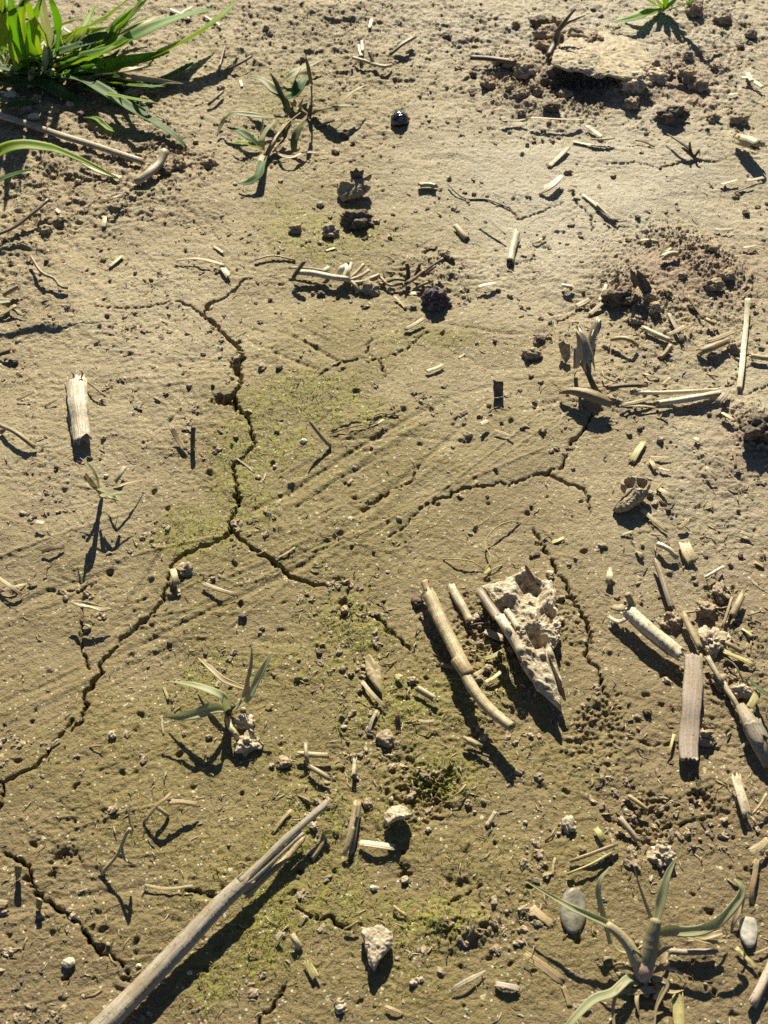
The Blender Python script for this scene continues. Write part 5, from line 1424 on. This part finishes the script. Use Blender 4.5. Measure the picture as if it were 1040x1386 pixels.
def two_leaf_plant():
    t, p = thing_at(308, 966, 'grass_plant', 'small pale green grass plant with drooping leaves at lower left, broad shadow below', 'grass')
    blade(t, p, [(309, 968, 1), (307, 955, 7), (302, 943, 12), (286, 935, 14), (262, 927, 13), (229, 922, 10)], 13, 'sage', 1, prof=(.6, .8, 1, 1, .7, .1), roll=-15)
    blade(t, p, [(308, 966, 1), (301, 960, 6), (288, 959, 9), (266, 966, 10), (245, 970, 9), (219, 971, 7)], 15, 'sage', 2, prof=(.5, .8, 1, 1, .7, .1), roll=25, fold=.5)
    blade(t, p, [(312, 962, 1), (322, 955, 4), (336, 945, 8), (348, 920, 12), (360, 898, 16), (368, 883, 18)], 11, 'sage', 3, prof=(.8, 1, 1, 1, .8, .1), roll=10)
    blade(t, p, [(338, 934, 6), (322, 928, 8), (303, 920, 9), (286, 905, 9), (268, 890, 7)], 8, 'dry', 4, nm='dead_leaf')
    part(t, p, [(309, 972, 1), (311, 983, 4), (318, 992, 4), (323, 1002, 0)], 8, 'T', 'p', 'dead_stem', 5)
    blade(t, p, [(328, 944, 4), (334, 925, 10), (340, 900, 15), (341, 874, 19)], 5, 'dry', 6, nm='dead_leaf')
    blade(t, p, [(330, 946, 4), (336, 930, 8), (336, 905, 12)], 4, 'dry', 7, nm='dead_leaf')
    part(t, p, [(308, 975, -1), (310, 962, 2), (316, 954, 4)], 9, 'S', 'b', 'crown', 8)
def seedling():
    z = lambda x, y: (90 + x * .1538, 600 + y * .1538)
    t, p = thing_at(*z(300, 440), 'withered_seedling', 'tiny withered seedling with straggling pale blades, left of centre', 'seedling')
    D = [([(290, 430, 5), (270, 300, 8), (200, 190, 10), (120, 125, 11)], 3.5, 'sage'), ([(260, 400, 8), (220, 350, 9), (190, 300, 12), (170, 260, 14)], 8, 'dry'), ([(300, 450, 1), (270, 400, 6), (230, 350, 11), (200, 290, 13)], 7, 'dry'),
     ([(330, 450, 6), (400, 470, 7), (450, 490, 6), (480, 490, 5)], 8, 'sage'), ([(270, 400, 8), (380, 435, 8), (480, 435, 7), (590, 435, 6)], 4, 'sage'), ([(370, 400, 4), (450, 380, 6), (540, 350, 5), (680, 325, 2)], 4, 'dry'),
     ([(180, 330, 12), (150, 290, 14), (105, 270, 13)], 3, 'olive'), ([(300, 450, 5), (340, 470, 7), (400, 490, 6)], 6, 'sage'), ([(430, 500, 4), (460, 560, 1)], 3, 'dry')]
    for k, (pts, w, m) in enumerate(D): blade(t, p, [(*z(a_, b_), c_ * 1.5) for a_, b_, c_ in pts], w, m, 60 + k)
    part(t, p, [(*z(310, 480), 0), (*z(290, 430), 5), (*z(240, 380), 9), (*z(190, 300), 13)], 5, 'S', 't', 'stem', 3)
    strand([(*z(420, 350), 1), (*z(470, 270), 3), (*z(520, 195), 3)], 7, 'H', M['g'], 'split_straw', label='short grey split straw just right of the withered seedling', cat='straw', arc=160)
def far_plant():
    t, p = thing_at(898, 12, 'grass_plant', 'green grass plant cut off by the top edge at right', 'grass')
    D = [([(898, 12, 1), (880, 16, 5), (860, 24, 7), (828, 30, 5)], 15, 'green'), ([(896, 10, 1), (880, 2, 8), (868, -6, 12), (845, -8, 12)], 12, 'lgreen'), ([(898, 12, 2), (890, 0, 10), (882, -14, 16)], 11, 'lgreen'),
         ([(900, 12, 2), (902, -4, 12), (904, -20, 20)], 9, 'green'), ([(902, 12, 2), (915, -2, 12), (925, -18, 20)], 10, 'dgreen'), ([(905, 14, 2), (950, -5, 22), (985, -22, 30)], 9, 'green')]
    for k, (pts, w, m) in enumerate(D): blade(t, p, pts, w, m, 80 + k)
def forked_plant():
    t, p = thing_at(873, 1318, 'grass_plant', 'big forked pale green grass plant with pinkish stems at the bottom right', 'grass')
    part(t, p, [(868, 1320, 0.6, 1.1), (862, 1300, 3.0, 1.2), (852, 1280, 5.4, 1), (838, 1264, 7.2, .9), (821, 1251, 8.4, .75), (790, 1236, 9.6, .6), (757, 1219, 10.2, .45), (735, 1205, 10.2, .3), (714, 1193, 9.6, .08)], 20, 'S', 'k', 'left_stem', 1, n=46, fibre=.03) if False else None
    part(t, p, [(868, 1320, 0.6, 1.1), (862, 1302, 3.0, 1.1), (852, 1281, 5.4, .95), (838, 1264, 7.2, .8), (822, 1252, 8.4, .7)], 17, 'S', 'stem', 'stem', 1, n=22, fibre=.03)
    part(t, p, [(872, 1318, 0.6, 1.15), (876, 1302, 3.0, 1.2), (881, 1280, 6.0, 1.1), (884, 1262, 8.4, 1), (888, 1245, 10.8, .8)], 19, 'S', 'stem', 'stem', 2, n=24, fibre=.03)
    part(t, p, [(866, 1325, 0.0, 1), (871, 1315, 1.2, 1.3), (874, 1303, 3.0, 1)], 20, 'S', 'pink', 'crown', 3, n=10, fibre=.05)
    blade(t, p, [(840, 1266, 7.2), (822, 1251, 9.0), (800, 1240, 9.6), (775, 1229, 10.2), (757, 1219, 10.2), (735, 1206, 10.2), (712, 1193, 9.6)], 10.9, 'sage', 4, prof=(.8, 1, .9, .8, .6, .4, .08), roll=10, fold=.5)
    blade(t, p, [(826, 1278, 4.8), (822, 1258, 6.6), (816, 1235, 9.0), (810, 1210, 11.4), (813, 1190, 13.8), (826, 1173, 15.6)], 7.9, 'sage', 5, prof=(.7, .9, 1, 1, .8, .15), roll=35)
    blade(t, p, [(856, 1290, 4.2), (838, 1285, 3.6), (826, 1270, 4.2)], 5.8, 'dry', 15, nm='dead_leaf')
    blade(t, p, [(887, 1250, 10.2), (892, 1232, 12.0), (898, 1206, 14.4), (905, 1182, 16.8), (916, 1160, 19.2)], 13.0, 'sage', 6, prof=(.9, 1, 1, .7, .12), roll=25, fold=.4)
    blade(t, p, [(884, 1248, 9.6), (876, 1228, 12.0), (866, 1200, 15.0), (857, 1170, 18.0)], 5.8, 'dry', 7, prof=(1, .8, .5, .15), roll=30)
    blade(t, p, [(886, 1266, 7.2), (905, 1260, 7.8), (932, 1261, 8.4), (955, 1257, 9.0), (975, 1246, 10.2), (992, 1228, 12.0), (1003, 1212, 13.2), (1004, 1200, 13.8), (994, 1190, 14.4)], 14.4, 'sage', 8, prof=(.7, 1, 1, 1, .9, .8, .6, .2), roll=-20, fold=.35)
    blade(t, p, [(930, 1272, 4.8), (955, 1268, 5.4), (978, 1262, 5.4)], 8.7, 'dry', 9, nm='dead_leaf', prof=(.6, 1, .8))
    blade(t, p, [(888, 1292, 1.8), (892, 1280, 3.6), (898, 1270, 4.8)], 6.5, 'sage', 10)
    blade(t, p, [(866, 1326, 1.2), (852, 1324, 3.6), (842, 1332, 4.8), (828, 1344, 5.4), (805, 1352, 6.0), (785, 1370, 5.4), (760, 1400, 4.2)], 12.2, 'sage', 11, prof=(.6, .9, 1, 1, 1, .9, .6), roll=-10)
    blade(t, p, [(858, 1326, 1.8), (842, 1334, 4.8), (833, 1350, 4.8), (830, 1368, 3.6), (832, 1395, 1.8)], 6.5, 'dry', 12, nm='dead_leaf', prof=(.9, 1, .8, .7, .6))
    blade(t, p, [(800, 1352, 1.8), (788, 1358, 1.8), (778, 1360, 0.6)], 7.2, 'dry', 13, nm='dead_leaf')
    blade(t, p, [(878, 1322, 1.2), (894, 1326, 3.6), (903, 1332, 3.6), (896, 1346, 3.0), (888, 1366, 1.8), (886, 1392, 0.6)], 7.2, 'dry', 14, nm='dead_leaf', prof=(.9, 1, .9, .9, .5, .3))
    blade(t, p, [(882, 1316, 1.2), (894, 1308, 2.4), (902, 1292, 3.0), (904, 1280, 2.4)], 5.1, 'dry', 16, nm='dead_leaf')
    blade(t, p, [(872, 1322, 1.2), (862, 1332, 2.4), (852, 1330, 2.4), (844, 1322, 1.2)], 5.1, 'dry', 17, nm='dead_leaf')
    for k, l_ in enumerate([[(862, 1322, 0.6), (856, 1334, 0.0), (850, 1348, -1)], [(876, 1324, 0.6), (872, 1336, 0.6), (860, 1344, 0.0)], [(882, 1322, 0.6), (890, 1338, 0.6), (886, 1352, 0.0)], [(866, 1326, 0.6), (868, 1340, 0.0), (878, 1348, 0.0)]]):
        part(t, p, l_, 6, 'S', 'p', 'root', 40 + k, n=10)
    blade(t, p, [(1008, 1236, 0.6), (1000, 1250, 1.8), (994, 1270, 1.2)], 6.5, 'dry', 18, nm='dead_leaf') if False else None
    for k, l_ in enumerate([[(870, 1322, 1), (850, 1310, 4), (828, 1312, 2)], [(880, 1318, 1), (905, 1310, 4), (930, 1322, 1)], [(876, 1316, 2), (868, 1296, 6), (856, 1284, 8)], [(884, 1300, 4), (898, 1286, 7), (914, 1280, 6)], [(862, 1328, 1), (846, 1342, 3), (822, 1346, 2), (806, 1340, 1)], [(880, 1326, 1), (906, 1342, 3), (926, 1340, 1)], [(868, 1330, 0), (862, 1352, 2), (866, 1376, 1)], [(930, 1268, 6), (962, 1275, 5), (985, 1272, 2)], [(1000, 1206, 12), (1006, 1216, 10), (1004, 1236, 6)]]):
        blade(t, p, l_, 5.5, 'dry', 70 + k, nm='dead_leaf', roll=20 * (k % 3 - 1))
    t2, p2 = thing_at(990, 1240, 'withered_leaf', 'withered tan leaf hanging down between the forked plant and the milky pebble', 'leaf')
    blade(t2, p2, [(1006, 1214, 3.6), (1000, 1232, 3.6), (993, 1248, 1.8), (990, 1262, 0.0)], 7.9, 'dry', 19, prof=(.6, 1, .8, .3))
def side_leaves():
    t, p = thing_at(1020, 922, 'grass_leaf', 'dark green leaf edge curving in at the right edge', 'grass')
    blade(t, p, [(1014, 918, 2), (1026, 930, 5), (1040, 940, 6), (1060, 945, 6)], 6, 'dgreen', 1, prof=(.2, .8, 1, 1))

row_objects(); clods(); special_clods()
for f in (big_stick, curved_straw, straw_by_clod, frayed_stub, bark, curl_straw, long_bundle, stump, rooted_straw, tendril, dead_sprigs, green_tuft, edge_plant, withered_tuft, two_leaf_plant, seedling, far_plant, forked_plant, side_leaves): f()

# ------------------------------------------------------------------ masks and ground mesh
moss = total([(.75, 500, 1180, 330, 230), (.5, 430, 1000, 200, 120), (.5, 330, 660, 70, 120), (.9, 330, 650, 40, 45), (.7, 355, 570, 50, 30), (.85, 440, 545, 75, 40), (.7, 385, 600, 40, 25), (.8, 290, 710, 60, 28), (.7, 250, 730, 40, 20),
   (.55, 470, 740, 90, 60), (.7, 475, 850, 40, 40), (.5, 420, 900, 120, 60), (.7, 445, 320, 90, 45), (.6, 400, 290, 50, 50), (.4, 470, 120, 110, 70), (.45, 600, 465, 90, 25), (.5, 470, 430, 120, 60),
   (.8, 600, 1050, 40, 30), (.6, 420, 1200, 90, 50), (.7, 580, 1240, 70, 30), (.6, 350, 1250, 60, 60), (.5, 300, 1310, 60, 60), (.5, 200, 1120, 80, 60), (.45, 60, 1000, 200, 160), (.35, 660, 800, 140, 120), (.55, 540, 950, 70, 70),
   (.3, 750, 1080, 160, 140), (.3, 640, 560, 120, 60), (.35, 150, 780, 130, 80), (.5, 270, 1000, 130, 90), (.35, 700, 1000, 80, 60), (.45, 400, 700, 160, 130), (.3, 900, 1340, 160, 50), (.6, 370, 130, 50, 60), (.3, 600, 300, 80, 60), (.3, 500, 650, 200, 130), (.3, 640, 1300, 140, 100)])
moss = np.clip((moss * 1.1 + total([(.4, 440, 250, 110, 260), (.35, 520, 560, 190, 150), (.2, 420, 1000, 400, 260)])) * (1 + .45 * n2 + .45 * n3) + .10 * n3, 0, 1)
pale = np.clip(total([(.8, 900, 40, 220, 110), (.8, 850, 260, 260, 130), (.6, 1000, 560, 120, 150), (.45, 700, 300, 160, 140), (.5, 930, 760, 130, 120), (.5, 600, 40, 200, 60), (.3, 640, 560, 100, 60), (.25, 200, 450, 160, 110), (.3, 100, 700, 120, 110)]) * (1 + .5 * n3), 0, 1)
mk = np.clip(total([(.9, 330, 650, 40, 50), (.8, 355, 570, 50, 32), (.9, 440, 545, 75, 40), (.7, 385, 600, 40, 25), (.8, 290, 710, 60, 28), (.7, 250, 735, 40, 20), (.9, 475, 850, 32, 40), (.6, 445, 320, 70, 40), (.5, 400, 290, 40, 40),
   (.9, 600, 1048, 32, 34), (.5, 420, 1180, 70, 50), (.7, 590, 1240, 60, 30), (.6, 350, 1255, 50, 50), (.5, 300, 1320, 50, 50), (.4, 590, 460, 80, 20), (.5, 540, 930, 50, 50), (.4, 660, 920, 40, 60), (.4, 370, 130, 50, 50), (.4, 290, 905, 50, 30), (.25, 450, 950, 200, 160), (.2, 450, 1200, 300, 160)]) * (1 + .9 * n3 + .5 * n4), 0, 1)
red = np.clip(total([(1, 574, 1078, 36, 24), (.8, 930, 365, 110, 50), (.8, 550, 975, 30, 16), (.6, 920, 110, 60, 40), (.7, 940, 1080, 110, 40), (.5, 610, 880, 20, 60), (.5, 600, 1010, 30, 40), (.5, 990, 600, 40, 60), (.4, 1000, 800, 60, 60), (.4, 850, 1120, 130, 40), (.4, 720, 110, 60, 50), (.4, 880, 1300, 160, 70)]) * (1 + .5 * n3) + 1.2 * np.clip(lump, 0, .4), 0, 1)
V = np.stack([X.ravel(), Y.ravel(), H.ravel()], 1)
idx = np.arange(NX * NY, dtype=np.int32).reshape(NY, NX)
Q = np.stack([idx[:-1, :-1], idx[:-1, 1:], idx[1:, 1:], idx[1:, :-1]], -1).reshape(-1, 4)
me = bpy.data.meshes.new("ground")
me.vertices.add(len(V)); me.vertices.foreach_set("co", V.astype(np.float32).ravel())
me.loops.add(Q.size); me.loops.foreach_set("vertex_index", Q.ravel())
me.polygons.add(len(Q)); me.polygons.foreach_set("loop_start", (np.arange(len(Q)) * 4).astype(np.int32)); me.polygons.foreach_set("use_smooth", np.ones(len(Q), bool))
me.update(calc_edges=True)
for nm, arr in (("algae", mk), ("damp", np.clip(np.clip((PY - 560) / 520, 0, .9) * (1 + .3 * n2) + .3 * n3 * np.clip((PY - 500) / 500, 0, 1), 0, .85)), ("moss", moss), ("pale", pale), ("reddish", red)):
    at_ = me.attributes.new(nm, 'FLOAT', 'POINT'); at_.data.foreach_set("value", arr.astype(np.float32).ravel())
link("ground", me, M['ground'], kind='structure')

# ------------------------------------------------------------------ uncountable cover: crumbs, straw litter, moss
def field(arr, px, py):
    g = G(px, py); i = min(NX - 1, int(np.searchsorted(XS, g[0]))); j = min(NY - 1, int(np.searchsorted(YS, g[1]))); return float(arr[j, i])
def crumbs(name, n, mat, smin, smax, seed, power=2.2, sub=2, use=rough):
    r = random.Random(seed); base = []
    for k in range(14): base.append(clod_shape(1, seed + k * 3 + 1, .85, .6, sub, .28, .2, (1.25, .8)))
    VV, FF, off = [], [], 0
    while len(VV) < n:
        px, py = r.uniform(-80, 1120), r.uniform(-40, 1450)
        if r.random() > np.clip(field(use, px, py), .012, 1): continue
        g = G(px, py); s = (smin + (smax - smin) * r.random() ** power) * MM; Vb, F = base[r.randrange(14)]
        a_ = r.uniform(0, 6.28); c, sn = math.cos(a_), math.sin(a_); Vr = np.stack([Vb[:, 0] * c - Vb[:, 1] * sn, Vb[:, 0] * sn + Vb[:, 1] * c, Vb[:, 2]], 1) * s
        VV.append(Vr + np.array([g[0], g[1], float(Hat(g[0], g[1])) + s * .22])); FF.append(F + off); off += len(Vb)
    link(name, mesh(name, np.vstack(VV), None, None, np.vstack(FF), False), mat, kind='stuff')
clus = np.clip(2.6 * (pn(X / .03 + 5, Y / .03) + .5 * pn(X / .011, Y / .011 + 9)) * .9 + rough * 1.6 - 1.15 + np.clip((520 - PY) / 1500, -.2, .3), .012, 1)
crumbs('soil_crumbs', 5200, M['clod_soil'], .2, 1.15, 21, 3, 2, clus)
crumbs('dark_crumbs', 900, M['clod_dark'], .2, .9, 22, 2.6, 2, clus)
crumbs('sand_grains', 800, M['clod_cream'], .15, .6, 23, 2.5, 1, np.ones_like(rough) * .6)

def litter(name, n, mats, lmin, lmax, wmm, seed, fieldarr, up=.15, spread=1):
    r = random.Random(seed); VV, FF, UV, off = [], [], [], 0
    cnt = 0
    while cnt < n:
        px, py = r.uniform(-60, 1100), r.uniform(-40, 1440)
        if r.random() > field(fieldarr, px, py): continue
        cnt += 1; g = G(px, py); l = r.uniform(lmin, lmax) * MM; w = wmm * MM * r.uniform(.5, 1.3); a_ = r.uniform(0, 6.28); b = a_ + r.uniform(-spread, spread)
        p0 = np.array([g[0], g[1], float(Hat(g[0], g[1])) + .0001]); d0 = np.array([math.cos(a_), math.sin(a_), r.uniform(0, up)]) * l / 2; d1 = np.array([math.cos(b), math.sin(b), r.uniform(-up * .5, up)]) * l / 2
        s = np.array([-math.sin(a_), math.cos(a_), r.uniform(-.4, .4)]) * w / 2; t_ = np.array([0, 0, w * .3])
        p1 = p0 + d0; p2 = p1 + d1; p1[2] = max(p1[2], float(Hat(p1[0], p1[1])) + .0001); p2[2] = max(p2[2], float(Hat(p2[0], p2[1])) + .00005)
        ring = lambda c, k: [c - s * k, c + t_, c + s * k, c - t_ * .2]
        VV += ring(p0, .8) + ring(p1, 1) + ring(p2, .5 if up > .3 else .8); UV += [(k * w / 4, q) for q in (0, l / 2, l) for k in range(4)]
        for i in range(2):
            for k in range(4): FF.append((off + i * 4 + k, off + i * 4 + (k + 1) % 4, off + i * 4 + 4 + (k + 1) % 4, off + i * 4 + 4 + k))
        FF.append((off + 3, off + 2, off + 1, off)); FF.append((off + 8, off + 9, off + 10, off + 11)); off += 12
    link(name, mesh(name, np.array(VV), FF, np.array(UV)), mats, kind='stuff')
litter('straw_litter', 1500, M['p'], 1.0, 4.6, .5, 31, np.clip(rough * .8 - .1, .06, 1))
litter('dark_litter', 1100, M['b'], 1.0, 3.8, .4, 32, np.clip(rough * .8 - .15, .05, 1))
litter('straw_litter', 260, M['t'], 1.5, 6, .9, 35, np.clip(total([(1, 650, 910, 45, 60), (.7, 530, 950, 50, 60), (.8, 120, 150, 130, 30), (.8, 60, 250, 90, 60), (.9, 900, 450, 90, 50), (.8, 1000, 860, 50, 110), (.7, 940, 720, 60, 50), (.7, 700, 110, 70, 50), (.6, 10, 790, 30, 30), (.6, 30, 400, 50, 30)]), 0.01, 1), .4)
litter('moss', 7000, M['mossf'], .5, 2.0, .22, 33, mk, .7, .8)
